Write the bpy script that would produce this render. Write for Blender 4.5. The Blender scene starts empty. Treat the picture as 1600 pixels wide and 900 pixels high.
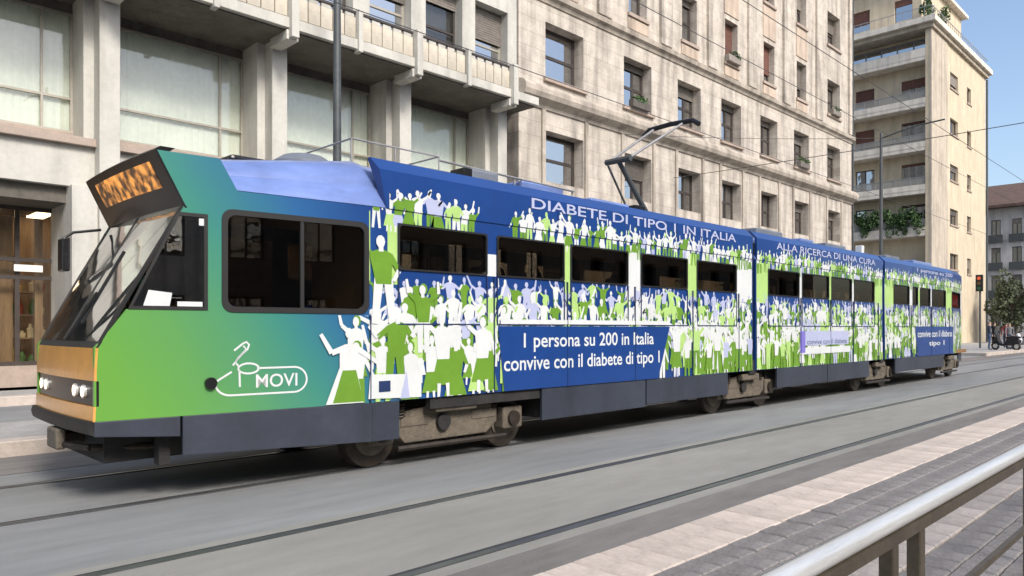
import bpy, bmesh, math, random
from mathutils import Vector, Matrix
R = math.radians
sc = bpy.context.scene
COL = sc.collection
rng = random.Random(7)

# ------------------------------------------------------------------ camera
EYE = 1.455
cd = bpy.data.cameras.new('camera'); cam = bpy.data.objects.new('camera', cd); COL.objects.link(cam)
cam.location = (0, 0, EYE)
cam.rotation_euler = (R(90), 0, R(45.124 - 90))
cd.sensor_width = 36; cd.lens = 36 * 1150 / 1600; cd.shift_y = 63 / 1600
cd.clip_start = .05; cd.clip_end = 5000
sc.camera = cam

# ------------------------------------------------------------------ sky, sun, exposure
TO_SUN = Vector((-.2, -1, .88)).normalized()
EL = math.asin(TO_SUN.z); AZ = math.atan2(TO_SUN.x, TO_SUN.y)
w = bpy.data.worlds.new('World'); sc.world = w; w.use_nodes = True
nt = w.node_tree; nt.nodes.clear()
sky = nt.nodes.new('ShaderNodeTexSky'); sky.sky_type = 'NISHITA'; sky.sun_disc = False
sky.sun_elevation = EL; sky.sun_rotation = AZ; sky.air_density = 1.0; sky.dust_density = 2.8; sky.ozone_density = 1.2
bg = nt.nodes.new('ShaderNodeBackground'); bg.inputs[1].default_value = .13
out = nt.nodes.new('ShaderNodeOutputWorld')
nt.links.new(sky.outputs[0], bg.inputs[0]); nt.links.new(bg.outputs[0], out.inputs[0])
sd = bpy.data.lights.new('sun', 'SUN'); sun = bpy.data.objects.new('sun', sd); COL.objects.link(sun)
sd.energy = 1.95; sd.angle = R(16); sd.color = (1, .95, .89)
sun.rotation_euler = (-TO_SUN).to_track_quat('-Z', 'Y').to_euler(); sun.location = (0, -20, 30)
sc.view_settings.view_transform = 'Standard'; sc.view_settings.look = 'None'
sc.view_settings.gamma = 1; sc.view_settings.exposure = .88

# ------------------------------------------------------------------ helpers
def S(r, g, b):
    f = lambda c: (c / 255 / 12.92) if c / 255 <= .04045 else ((c / 255 + .055) / 1.055) ** 2.4
    return (f(r), f(g), f(b), 1)

def mat(name, col, rough=.6, metal=0., nscale=0, namt=0., bump=0., bscale=None, rand=0., spec=.5, coat=0., stain=0., streak=None):
    """procedural material: base colour varied by noise (and by object when rand), optional bump and stains"""
    m = bpy.data.materials.new(name); m.use_nodes = True
    t = m.node_tree; L = t.links; b = t.nodes['Principled BSDF']
    b.inputs['Roughness'].default_value = rough; b.inputs['Metallic'].default_value = metal
    b.inputs['Specular IOR Level'].default_value = spec; b.inputs['Coat Weight'].default_value = coat
    b.inputs['Coat Roughness'].default_value = .08
    b.inputs['Base Color'].default_value = col
    tc = t.nodes.new('ShaderNodeTexCoord'); src = tc.outputs['Object']
    if streak:
        mp = t.nodes.new('ShaderNodeMapping'); mp.inputs['Scale'].default_value = streak
        L.new(src, mp.inputs[0]); src = mp.outputs[0]
    cur = None
    def mul(a_sock, fac_sock, lo, hi):
        mr = t.nodes.new('ShaderNodeMapRange'); mr.inputs[3].default_value = lo; mr.inputs[4].default_value = hi
        L.new(fac_sock, mr.inputs[0])
        mx = t.nodes.new('ShaderNodeMix'); mx.data_type = 'RGBA'; mx.blend_type = 'MULTIPLY'; mx.inputs[0].default_value = 1
        if a_sock is None: mx.inputs[6].default_value = col
        else: L.new(a_sock, mx.inputs[6])
        L.new(mr.outputs[0], mx.inputs[7]); return mx.outputs[2]
    if namt:
        for k, (s, a) in enumerate(((nscale, namt), (nscale * 7.3, namt * .6))):
            n = t.nodes.new('ShaderNodeTexNoise'); n.inputs['Scale'].default_value = s; n.inputs['Detail'].default_value = 6
            n.inputs['Roughness'].default_value = .65
            L.new(src, n.inputs[0])
            mr = t.nodes.new('ShaderNodeMapRange'); mr.inputs[1].default_value = .3; mr.inputs[2].default_value = .7
            L.new(n.outputs[0], mr.inputs[0]); cur = mul(cur, mr.outputs[0], 1 - a, 1 + a)
    if stain:
        mp = t.nodes.new('ShaderNodeMapping'); mp.inputs['Scale'].default_value = (1.3, 1.3, .16); L.new(tc.outputs['Object'], mp.inputs[0])
        n = t.nodes.new('ShaderNodeTexNoise'); n.inputs['Scale'].default_value = 1.6; n.inputs['Detail'].default_value = 8
        L.new(mp.outputs[0], n.inputs[0])
        mr = t.nodes.new('ShaderNodeMapRange'); mr.inputs[1].default_value = .45; mr.inputs[2].default_value = .72
        L.new(n.outputs[0], mr.inputs[0]); cur = mul(cur, mr.outputs[0], 1, 1 - stain)
    if rand:
        oi = t.nodes.new('ShaderNodeObjectInfo'); cur = mul(cur, oi.outputs['Random'], 1 - rand, 1 + rand)
    if cur is not None: L.new(cur, b.inputs['Base Color'])
    if bump:
        n = t.nodes.new('ShaderNodeTexNoise'); n.inputs['Scale'].default_value = bscale or nscale * 6; n.inputs['Detail'].default_value = 8
        L.new(tc.outputs['Object'], n.inputs[0])
        bp = t.nodes.new('ShaderNodeBump'); bp.inputs['Strength'].default_value = bump; bp.inputs['Distance'].default_value = .02
        L.new(n.outputs[0], bp.inputs['Height']); L.new(bp.outputs[0], b.inputs['Normal'])
    return m

def glass(name, tint, gloss, rough=.01, body=None, bodyfac=0., wob=0., rise=.5):
    """thin pane: tinted see-through, a share of mirror reflection, optional dull body (dust, coating)"""
    m = bpy.data.materials.new(name); m.use_nodes = True; t = m.node_tree; L = t.links
    t.nodes.remove(t.nodes['Principled BSDF']); o = t.nodes['Material Output']
    tr = t.nodes.new('ShaderNodeBsdfTransparent'); tr.inputs[0].default_value = tint
    base = tr.outputs[0]
    if body:
        d = t.nodes.new('ShaderNodeBsdfDiffuse'); d.inputs[0].default_value = body
        mx = t.nodes.new('ShaderNodeMixShader'); mx.inputs[0].default_value = bodyfac
        L.new(base, mx.inputs[1]); L.new(d.outputs[0], mx.inputs[2]); base = mx.outputs[0]
    g = t.nodes.new('ShaderNodeBsdfGlossy'); g.inputs['Roughness'].default_value = rough
    if wob:
        tc = t.nodes.new('ShaderNodeTexCoord'); n = t.nodes.new('ShaderNodeTexNoise'); n.inputs['Scale'].default_value = 1.1; n.inputs['Detail'].default_value = 2
        L.new(tc.outputs['Object'], n.inputs[0]); bp = t.nodes.new('ShaderNodeBump'); bp.inputs['Strength'].default_value = wob; bp.inputs['Distance'].default_value = .05
        L.new(n.outputs[0], bp.inputs['Height']); L.new(bp.outputs[0], g.inputs['Normal'])
    lw = t.nodes.new('ShaderNodeLayerWeight'); lw.inputs[0].default_value = .35
    mr = t.nodes.new('ShaderNodeMapRange'); mr.inputs[3].default_value = gloss; mr.inputs[4].default_value = min(1, gloss + rise)
    L.new(lw.outputs['Fresnel'], mr.inputs[0])
    m2 = t.nodes.new('ShaderNodeMixShader'); L.new(mr.outputs[0], m2.inputs[0]); L.new(base, m2.inputs[1]); L.new(g.outputs[0], m2.inputs[2])
    L.new(m2.outputs[0], o.inputs[0]); return m

def emis(name, col, s):
    m = bpy.data.materials.new(name); m.use_nodes = True; b = m.node_tree.nodes['Principled BSDF']
    b.inputs['Base Color'].default_value = col; b.inputs['Emission Color'].default_value = col; b.inputs['Emission Strength'].default_value = s
    return m

ORG = {}
def tag(o, label=None, cat=None, group=None, kind=None):
    if label: o['label'] = label
    if cat: o['category'] = cat
    if group: o['group'] = group
    if kind: o['kind'] = kind
    return o
def thing(name, label, cat, loc=(0, 0, 0), group=None, rz=0):
    o = bpy.data.objects.new(name, None); COL.objects.link(o); o.location = loc; o.rotation_euler = (0, 0, rz)
    o.empty_display_size = .2; ORG[o] = Vector(loc)
    return tag(o, label, cat, group)

class MB:
    def __init__(s): s.v = []; s.f = []; s.m = []
    def poly(s, pts, mi=0):
        b = len(s.v); s.v += [tuple(p) for p in pts]; s.f.append(tuple(range(b, b + len(pts)))); s.m.append(mi); return s
    def box(s, x0, x1, y0, y1, z0, z1, mi=0):
        b = len(s.v)
        s.v += [(x, y, z) for z in (z0, z1) for y in (y0, y1) for x in (x0, x1)]
        for q in ((0, 2, 3, 1), (4, 5, 7, 6), (0, 1, 5, 4), (2, 6, 7, 3), (0, 4, 6, 2), (1, 3, 7, 5)):
            s.f.append(tuple(b + i for i in q)); s.m.append(mi)
        return s
    def tube(s, pts, r, n=8, mi=0, caps=True):
        pts = [Vector(p) for p in pts]; b = len(s.v); rs = r if isinstance(r, (list, tuple)) else [r] * len(pts)
        for i, p in enumerate(pts):
            d = (pts[min(i + 1, len(pts) - 1)] - pts[max(i - 1, 0)]).normalized()
            a = d.cross(Vector((0, 0, 1)) if abs(d.z) < .95 else Vector((1, 0, 0))).normalized(); c = d.cross(a)
            for k in range(n):
                t = 2 * math.pi * k / n; s.v.append(tuple(p + (a * math.cos(t) + c * math.sin(t)) * rs[i]))
        for i in range(len(pts) - 1):
            for k in range(n):
                s.f.append((b + i * n + k, b + i * n + (k + 1) % n, b + (i + 1) * n + (k + 1) % n, b + (i + 1) * n + k)); s.m.append(mi)
        if caps:
            s.f.append(tuple(b + k for k in range(n))[::-1]); s.m.append(mi)
            e = b + (len(pts) - 1) * n; s.f.append(tuple(e + k for k in range(n))); s.m.append(mi)
        return s
    def disc(s, c, axis, r, h, n=20, mi=0):
        c = Vector(c); a = Vector(axis).normalized(); return s.tube([c - a * h / 2, c + a * h / 2], r, n, mi)
    def prism(s, pts2, P, d0, d1, mi=0):
        """outline pts2 (u,v) mapped by P(u,v,d), extruded from d0 to d1"""
        n = len(pts2); b = len(s.v)
        s.v += [tuple(P(u, v, d0)) for u, v in pts2] + [tuple(P(u, v, d1)) for u, v in pts2]
        s.f.append(tuple(b + i for i in range(n))); s.m.append(mi)
        s.f.append(tuple(b + n + i for i in range(n))[::-1]); s.m.append(mi)
        for i in range(n):
            j = (i + 1) % n; s.f.append((b + i, b + n + i, b + n + j, b + j)); s.m.append(mi)
        return s
    def wall(s, P, u0, u1, v0, v1, holes, t, mi=0, ru=(), rv=()):
        """slab with rectangular openings; P(u,v,d) with d=0 outer face, d=t inner face"""
        us = sorted({u0, u1, *ru, *[h[0] for h in holes], *[h[1] for h in holes]}); vs = sorted({v0, v1, *rv, *[h[2] for h in holes], *[h[3] for h in holes]})
        us = [u for u in us if u0 <= u <= u1]; vs = [v for v in vs if v0 <= v <= v1]
        def solid(i, j):
            if i < 0 or j < 0 or i >= len(us) - 1 or j >= len(vs) - 1: return False
            cu = (us[i] + us[i + 1]) / 2; cv = (vs[j] + vs[j + 1]) / 2
            return not any(h[0] < cu < h[1] and h[2] < cv < h[3] for h in holes)
        ids = {}
        def V(i, j, d):
            k = (i, j, d)
            if k not in ids: ids[k] = len(s.v); s.v.append(tuple(P(us[i], vs[j], t if d else 0)))
            return ids[k]
        for i in range(len(us) - 1):
            for j in range(len(vs) - 1):
                if not solid(i, j): continue
                s.f.append((V(i, j, 0), V(i + 1, j, 0), V(i + 1, j + 1, 0), V(i, j + 1, 0))); s.m.append(mi)
                s.f.append((V(i, j, 1), V(i, j + 1, 1), V(i + 1, j + 1, 1), V(i + 1, j, 1))); s.m.append(mi)
                for (a, c, p, q) in ((i - 1, j, (i, j), (i, j + 1)), (i + 1, j, (i + 1, j + 1), (i + 1, j)), (i, j - 1, (i + 1, j), (i, j)), (i, j + 1, (i, j + 1), (i + 1, j + 1))):
                    if not solid(a, c):
                        s.f.append((V(*p, 0), V(*q, 0), V(*q, 1), V(*p, 1))); s.m.append(mi)
        return s
    def mesh(s, name, mats, org=Vector((0, 0, 0)), smooth=False, recalc=True, weld=False):
        me = bpy.data.meshes.new(name)
        me.from_pydata([(x - org[0], y - org[1], z - org[2]) for x, y, z in s.v], [], s.f)
        for m in (mats if isinstance(mats, (list, tuple)) else [mats]): me.materials.append(m)
        me.polygons.foreach_set('material_index', s.m)
        if recalc or weld:
            bm = bmesh.new(); bm.from_mesh(me)
            if weld: bmesh.ops.remove_doubles(bm, verts=bm.verts, dist=1e-4)
            if recalc: bmesh.ops.recalc_face_normals(bm, faces=bm.faces)
            bm.to_mesh(me); bm.free()
        if smooth:
            me.polygons.foreach_set('use_smooth', [True] * len(me.polygons))
            try: me.set_sharp_from_angle(angle=R(35))
            except Exception: pass
        me.update(); return me
    def build(s, name, mats, parent=None, smooth=False, recalc=True, org=None, bevel=0, weld=False):
        o0 = ORG[parent] if parent else (Vector(org) if org is not None else Vector((0, 0, 0)))
        o = bpy.data.objects.new(name, s.mesh(name, mats, o0, smooth, recalc, weld)); COL.objects.link(o)
        if parent: o.parent = parent
        else: o.location = o0
        ORG[o] = o0
        if bevel:
            b = o.modifiers.new('bevel', 'BEVEL'); b.width = bevel; b.segments = 2; b.limit_method = 'ANGLE'
        return o

def put(name, me, loc, parent=None, rot=(0, 0, 0), sca=(1, 1, 1)):
    """place shared mesh at a world location"""
    o = bpy.data.objects.new(name, me); COL.objects.link(o)
    o0 = Vector(loc)
    if parent: o.parent = parent; o.location = o0 - ORG[parent]
    else: o.location = o0
    o.rotation_euler = rot; o.scale = sca; ORG[o] = o0; return o

PY = lambda y: (lambda u, v, d: (u, y + d, v))       # facade facing -Y
PX = lambda x: (lambda u, v, d: (x + d, u, v))       # facade facing -X

# ------------------------------------------------------------------ materials
M = {}
M['road'] = mat('asphalt', (.195, .20, .198, 1), .85, nscale=.55, namt=.2, bump=.3, bscale=90, streak=(.22, 1, 1))
M['bed'] = mat('track_bed_concrete', (.235, .228, .203, 1), .85, nscale=.7, namt=.15, bump=.25, bscale=80, streak=(.3, 1, 1))
M['brown'] = mat('brown_gutter', (.155, .143, .132, 1), .85, nscale=.9, namt=.25, bump=.3, bscale=60, streak=(.3, 1, 1))
M['rail'] = mat('rail_steel', (.14, .145, .15, 1), .38, .7, nscale=3, namt=.3, streak=(.2, 1, 1))
M['groove'] = mat('rail_groove', (.035, .035, .037, 1), .9)
M['plat'] = mat('platform_joint', (.13, .122, .115, 1), .9, nscale=3, namt=.2, bump=.3, bscale=40)
M['paver'] = mat('dark_paver', (.185, .172, .165, 1), .8, nscale=5, namt=.28, bump=.4, bscale=60, rand=.08)
M['kerb'] = mat('pale_kerb_stone', (.47, .405, .35, 1), .8, nscale=4, namt=.16, bump=.25, bscale=60, rand=.1)
M['tile'] = mat('pale_tile', (.36, .32, .285, 1), .8, nscale=6, namt=.2, bump=.25, bscale=60, rand=.14)
M['pavement'] = mat('pavement_stone', (.30, .29, .275, 1), .85, nscale=2, namt=.2, bump=.2, bscale=30)
M['ground'] = mat('ground', (.16, .155, .145, 1), .9, nscale=.2, namt=.2)
M['stoneA'] = mat('pale_pier_stone', (.49, .478, .43, 1), .7, nscale=1.3, namt=.1, bump=.1, bscale=20, stain=.3)
M['stoneB'] = mat('travertine', (.50, .452, .392, 1), .8, nscale=2.2, namt=.2, bump=.55, bscale=9, stain=.5)
def joints(m, bw, bh, depth=.5):
    t = m.node_tree; p = t.nodes['Principled BSDF']; L = t.links
    tc = t.nodes.new('ShaderNodeTexCoord'); mp = t.nodes.new('ShaderNodeMapping'); mp.inputs['Rotation'].default_value = (R(90), 0, 0); L.new(tc.outputs['Object'], mp.inputs[0])
    br = t.nodes.new('ShaderNodeTexBrick'); br.inputs['Scale'].default_value = 1; br.inputs['Brick Width'].default_value = bw; br.inputs['Row Height'].default_value = bh
    br.inputs['Mortar Size'].default_value = .012; br.inputs['Color1'].default_value = (1, 1, 1, 1); br.inputs['Color2'].default_value = (.88, .86, .83, 1); br.inputs['Mortar'].default_value = (.55, .52, .48, 1)
    L.new(mp.outputs[0], br.inputs[0]); src = p.inputs['Base Color'].links[0].from_socket
    mx = t.nodes.new('ShaderNodeMix'); mx.data_type = 'RGBA'; mx.blend_type = 'MULTIPLY'; mx.inputs[0].default_value = depth
    L.new(src, mx.inputs[6]); L.new(br.outputs[0], mx.inputs[7]); L.new(mx.outputs[2], p.inputs['Base Color'])
joints(M['stoneB'], 1.3, .52, .6)
M['stoneB2'] = mat('cornice_stone', (.41, .36, .30, 1), .8, nscale=2.4, namt=.18, bump=.35, bscale=16, stain=.5)
M['pinkst'] = mat('pinkish_pilaster_stone', (.47, .38, .30, 1), .8, nscale=1.6, namt=.14, bump=.3, bscale=16, stain=.4)
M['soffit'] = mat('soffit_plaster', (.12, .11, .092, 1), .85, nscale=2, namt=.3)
M['sillA'] = mat('sill_stone', (.36, .29, .24, 1), .7, nscale=3, namt=.15)
M['panelA'] = mat('cream_parapet_panel', (.52, .47, .38, 1), .65, nscale=4, namt=.14, stain=.3, rand=.12)
M['frameA'] = mat('champagne_window_frame', (.40, .37, .31, 1), .4, .4, nscale=5, namt=.1)
M['curtain'] = mat('curtain_fabric', (.82, .83, .74, 1), .9, nscale=1.2, namt=.08)
M['blind'] = mat('white_blind', (.8, .78, .74, 1), .8, nscale=3, namt=.05)  # for the shop sign and the white glints behind the office glass
M['room'] = mat('dark_room', (.06, .055, .05, 1), .9, nscale=2, namt=.3)
M['darkframe'] = mat('dark_bronze_frame', (.045, .035, .03, 1), .5, nscale=8, namt=.25)
M['shutter'] = mat('roller_shutter', (.17, .15, .13, 1), .7, nscale=6, namt=.25, rand=.45)
M['redblind'] = mat('red_brown_blind', (.14, .062, .045, 1), .75, nscale=6, namt=.25, rand=.3)
M['glassA'] = glass('curtained_glass', (.93, .97, .94, 1), .10, wob=.03)
M['glassB'] = glass('reflective_glass', (.22, .23, .25, 1), .68, body=(.03, .03, .03, 1), bodyfac=.4, wob=.12)
M['shopglass'] = glass('shop_glass', (.9, .88, .84, 1), .08)
M['wood'] = mat('warm_shop_wood', (.32, .22, .12, 1), .55, nscale=2, namt=.3, streak=(4, 4, .4))
M['shopwarm'] = emis('shop_lamp', (1, .74, .46, 1), 2.8)
M['yellow'] = mat('cream_render', (.56, .475, .345, 1), .85, nscale=.9, namt=.1, bump=.15, bscale=12, stain=.22)
M['greypier'] = mat('grey_beige_render', (.46, .40, .32, 1), .85, nscale=1.2, namt=.14, stain=.35)
M['white'] = mat('pale_slab', (.66, .61, .53, 1), .8, nscale=1.5, namt=.1, stain=.3)
M['bluegrey'] = mat('blue_grey_glazing_bar', (.22, .24, .28, 1), .5, nscale=3, namt=.2)
M['railing'] = mat('grey_railing', (.28, .28, .28, 1), .5, .3, nscale=6, namt=.15)
M['rail_glass'] = glass('balcony_glass', (.6, .63, .62, 1), .15, body=(.45, .45, .42, 1), bodyfac=.45)
M['farwall'] = mat('far_white_render', (.46, .445, .435, 1), .85, nscale=.8, namt=.1, stain=.3)
M['rooftile'] = mat('brown_roof_tile', (.10, .062, .048, 1), .85, nscale=2, namt=.3)
M['steel'] = mat('brushed_steel', (.62, .62, .60, 1), .34, .4, nscale=9, namt=.12, streak=(.3, 6, 6))
M['post'] = mat('bronze_post', (.115, .095, .068, 1), .45, .55, nscale=7, namt=.25)
M['pole'] = mat('dark_pole_paint', (.07, .078, .08, 1), .5, .2, nscale=8, namt=.2)
M['wire'] = mat('wire', (.06, .06, .06, 1), .6)
M['leaf'] = mat('leaf', (.06, .075, .035, 1), .7, nscale=.9, namt=.5)
M['leaf2'] = mat('balcony_leaf', (.05, .10, .03, 1), .7, nscale=1.4, namt=.5)
M['bark'] = mat('bark', (.09, .07, .055, 1), .9, nscale=6, namt=.3)
M['pot'] = mat('terracotta', (.25, .11, .06, 1), .85, nscale=6, namt=.15)

# ------------------------------------------------------------------ ground, road, rails, platforms
def sheet(name, x0, x1, y0, y1, z, m, parent=None, kind='structure'):
    o = MB().poly([(x0, y0, z), (x1, y0, z), (x1, y1, z), (x0, y1, z)]).build(name, m, parent)
    if not parent: tag(o, kind=kind)
    return o
g = sheet('ground', -1500, 3000, -1500, 1500, -.03, M['ground']); tag(g, 'dull grey ground stretching beyond the streets', 'ground')
road = sheet('road', -60, 160, -8, 16.4, 0, M['road']); tag(road, 'grey asphalt street carrying two tram tracks', 'road')
sheet('track_bed', -60, 160, 3.33, 4.98, .004, M['bed'], road)
sheet('gutter_strip', -60, 160, 2.73, 3.33, .0045, M['brown'], road)
sheet('gutter_strip', -60, 60, 8.7, 9.9, .004, M['brown'], road)
for yr in (3.49, 4.79, 6.5, 8.0):
    MB().box(-60, 160, yr - .03, yr + .03, -.02, .011).build('rail', M['rail'], road)
    MB().box(-60, 160, yr + .031, yr + .075, -.02, .0065).build('rail_groove', M['groove'], road)
# near tram-stop platform
plat = MB().box(-25, 70, -6, 2.715, -.02, .115).build('platform', M['plat']); tag(plat, 'tram stop platform of dark pavers with pale edge', 'platform', kind='structure')
def piece_mesh(name, lx, ly, h, m, bv=.008):
    b = MB(); x, y = lx / 2, ly / 2
    b.v = [(-x, -y, 0), (x, -y, 0), (x, y, 0), (-x, y, 0), (-x, -y, h - bv), (x, -y, h - bv), (x, y, h - bv), (-x, y, h - bv),
           (-x + bv, -y + bv, h), (x - bv, -y + bv, h), (x - bv, y - bv, h), (-x + bv, y - bv, h)]
    b.f = [(8, 9, 10, 11)] + [(i, (i + 1) % 4, 4 + (i + 1) % 4, 4 + i) for i in range(4)] + [(4 + i, 4 + (i + 1) % 4, 8 + (i + 1) % 4, 8 + i) for i in range(4)]
    b.m = [0] * len(b.f); return b.mesh(name, m, recalc=False)
km = piece_mesh('kerb_slab', .232, .44, .03, M['kerb'])
for i in range(200):
    put('kerb_slab', km, (-2 + .24 * i, 2.475, .112 + rng.uniform(-.002, .003)), plat, (rng.uniform(-.003, .003), rng.uniform(-.004, .004), 0))
MB().box(46.2, 70, 2.26, 2.69, .10, .14).build('kerb_slab', M['kerb'], plat)
pm = piece_mesh('paver', .194, .186, .03, M['paver'])
cnt = 0
for j in range(3):
    for i in range(64):
        put('paver', pm, (2.2 + .2 * i + .1 * (j % 2), 2.16 - .192 * j, .11 + rng.uniform(-.004, .004)), plat, (rng.uniform(-.012, .012), rng.uniform(-.012, .012), 0))
for j in range(3):
    for i in range(30):
        put('paver', pm, (2.6 + .2 * i + .1 * (j % 2), 1.24 - .192 * j, .11 + rng.uniform(-.004, .004)), plat, (rng.uniform(-.012, .012), rng.uniform(-.012, .012), 0))
tm = piece_mesh('pale_tile', .292, .292, .032, M['tile'])
for i in range(44):
    put('pale_tile', tm, (1.5 + .3 * i, 1.49, .111 + rng.uniform(-.002, .003)), plat)
# rest of the paving past the single blocks, and behind the camera
b = MB()
for y in [2.16 - .192 * j for j in range(3)]:
    for i in range(150): b.box(15.1 + .4 * i, 15.1 + .4 * i + .388, y - .093, y + .093, .1, .137)
for j in range(26):
    for i in range(40):
        if .75 < 1.24 - .192 * j and i > 12: continue
        b.box(-6 + .6 * i, -6 + .6 * i + .588, 1.24 - .192 * j - .093, 1.24 - .192 * j + .093, .1, .133)
tag(b.build('paver_field', M['paver'], plat), kind='stuff')
# far platform beyond the tram
fp = MB().box(-20, 32, 9.9, 12.2, -.02, .15).build('platform', M['pavement']); tag(fp, 'low platform beyond the tram with pale kerb', 'platform', kind='structure')
km2 = piece_mesh('kerb_block', .985, .3, .19, M['kerb'], .015)
for i in range(46): put('kerb_block', km2, (-13 + i, 10.03, -.01), fp)
pv = MB().box(-60, 62, 16.4, 18.4, -.02, .15).build('pavement', M['pavement']); tag(pv, 'pavement along the foot of the buildings', 'pavement', kind='structure')
for i in range(60): put('kerb_block', km2, (-13 + i, 16.5, -.012), pv)
fv = MB().box(44.5, 160, 9.75, 40, -.022, .15).build('pavement', M['pavement']); tag(fv, 'far pavement where people wait at the corner', 'pavement', kind='structure')
for i in range(40): put('kerb_block', km2, (45.0 + i, 9.86, -.014), fv)

# ------------------------------------------------------------------ leaf scatter
def leaves(b, c, rad, n, size, mi=0, lump=9):
    cl = []
    for _ in range(lump):
        while True:
            p = Vector((rng.uniform(-1, 1), rng.uniform(-1, 1), rng.uniform(-1, 1)))
            if p.length < .85: break
        cl.append((p, rng.uniform(.25, .5)))
    for _ in range(n):
        p, r = rng.choice(cl); d = Vector((rng.gauss(0, 1), rng.gauss(0, 1), rng.gauss(0, 1))).normalized() * r * rng.uniform(.5, 1) ** .5
        q = p + d; q = Vector((c[0] + q.x * rad[0], c[1] + q.y * rad[1], c[2] + q.z * rad[2]))
        a = Vector((rng.gauss(0, 1), rng.gauss(0, 1), rng.gauss(0, 1))).normalized(); e = a.cross(Vector((rng.gauss(0, 1), rng.gauss(0, 1), rng.gauss(0, 1)))).normalized()
        s = size * rng.uniform(.6, 1.3)
        b.poly([q - a * s, q + e * s * .5, q + a * s, q - e * s * .5], mi)

# ------------------------------------------------------------------ generic window
def window(root, P, u0, u1, v0, v1, d, fw=.06, mull=(), trans=(), shut=0, sill=0, gm='glassB', fm='darkframe', sm='shutter', back=True, name='window'):
    """window unit set d behind the facade: frame part with panes, shutter and sill below it"""
    b = MB()
    b.wall(lambda u, v, q: P(u, v, d + q), u0, u1, v0, v1, [], .05) if False else None
    holes = []
    us = [u0] + list(mull) + [u1]; vs = [v0] + list(trans) + [v1]
    cells = []
    for i in range(len(us) - 1):
        for j in range(len(vs) - 1):
            a0 = us[i] + (fw if i == 0 else fw / 2); a1 = us[i + 1] - (fw if i == len(us) - 2 else fw / 2)
            c0 = vs[j] + (fw if j == 0 else fw / 2); c1 = vs[j + 1] - (fw if j == len(vs) - 2 else fw / 2)
            cells.append((a0, a1, c0, c1))
    b.wall(lambda u, v, q: P(u, v, d + q), u0 - .004, u1 + .004, v0 - .004, v1 + .004, cells, .07)
    fr = b.build(name, M[fm], root)
    for (a0, a1, c0, c1) in cells:
        k = rng.uniform(-.006, .006); k2 = rng.uniform(-.004, .004)
        MB().poly([P(a0 - .01, c0 - .01, d + .035 + k), P(a1 + .01, c0 - .01, d + .035 - k), P(a1 + .01, c1 + .01, d + .035 - k + k2), P(a0 - .01, c1 + .01, d + .035 + k + k2)]).build('pane', M[gm], fr, recalc=False)
    if shut > 0:
        q = MB(); n = max(2, int(shut / .075)); hh = shut / n
        for i in range(n):
            z1 = v1 - i * hh
            q.prism([(u0 + .01, z1), (u1 - .01, z1), (u1 - .01, z1 - hh * .86), (u0 + .01, z1 - hh * .86)], lambda u, v, e: P(u, v, d + e), -.05 - .001 * (i % 2), -.012)
        q.build('shutter', M[sm], fr)
    if sill:
        MB().prism([(u0 - .12, v0 - .14), (u1 + .12, v0 - .14), (u1 + .12, v0 - .005), (u0 - .12, v0 - .005)], P, -sill, d + .02).build('sill', M['sillA'] if sill < .2 else M['stoneB2'], fr)
    return fr

# ------------------------------------------------------------------ left building
lb = thing('office_building', 'pale stone office building with curtained plate windows and cream panelled balcony', 'building', (4, 18, 0))
PC = [5.17 + 4.02 * k for k in range(-4, 4)]
for x in PC:
    MB().box(x - .21, x + .21, 17.75, 19.2, 4.3 if x < 5 else .15, 8.9).build('pier', M['stoneA'], lb, bevel=.015)
    MB().box(x - .42, x - .212, 18.15, 19.2, 5.6, 8.88).build('pier_return', M['stoneA'], lb)
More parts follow.
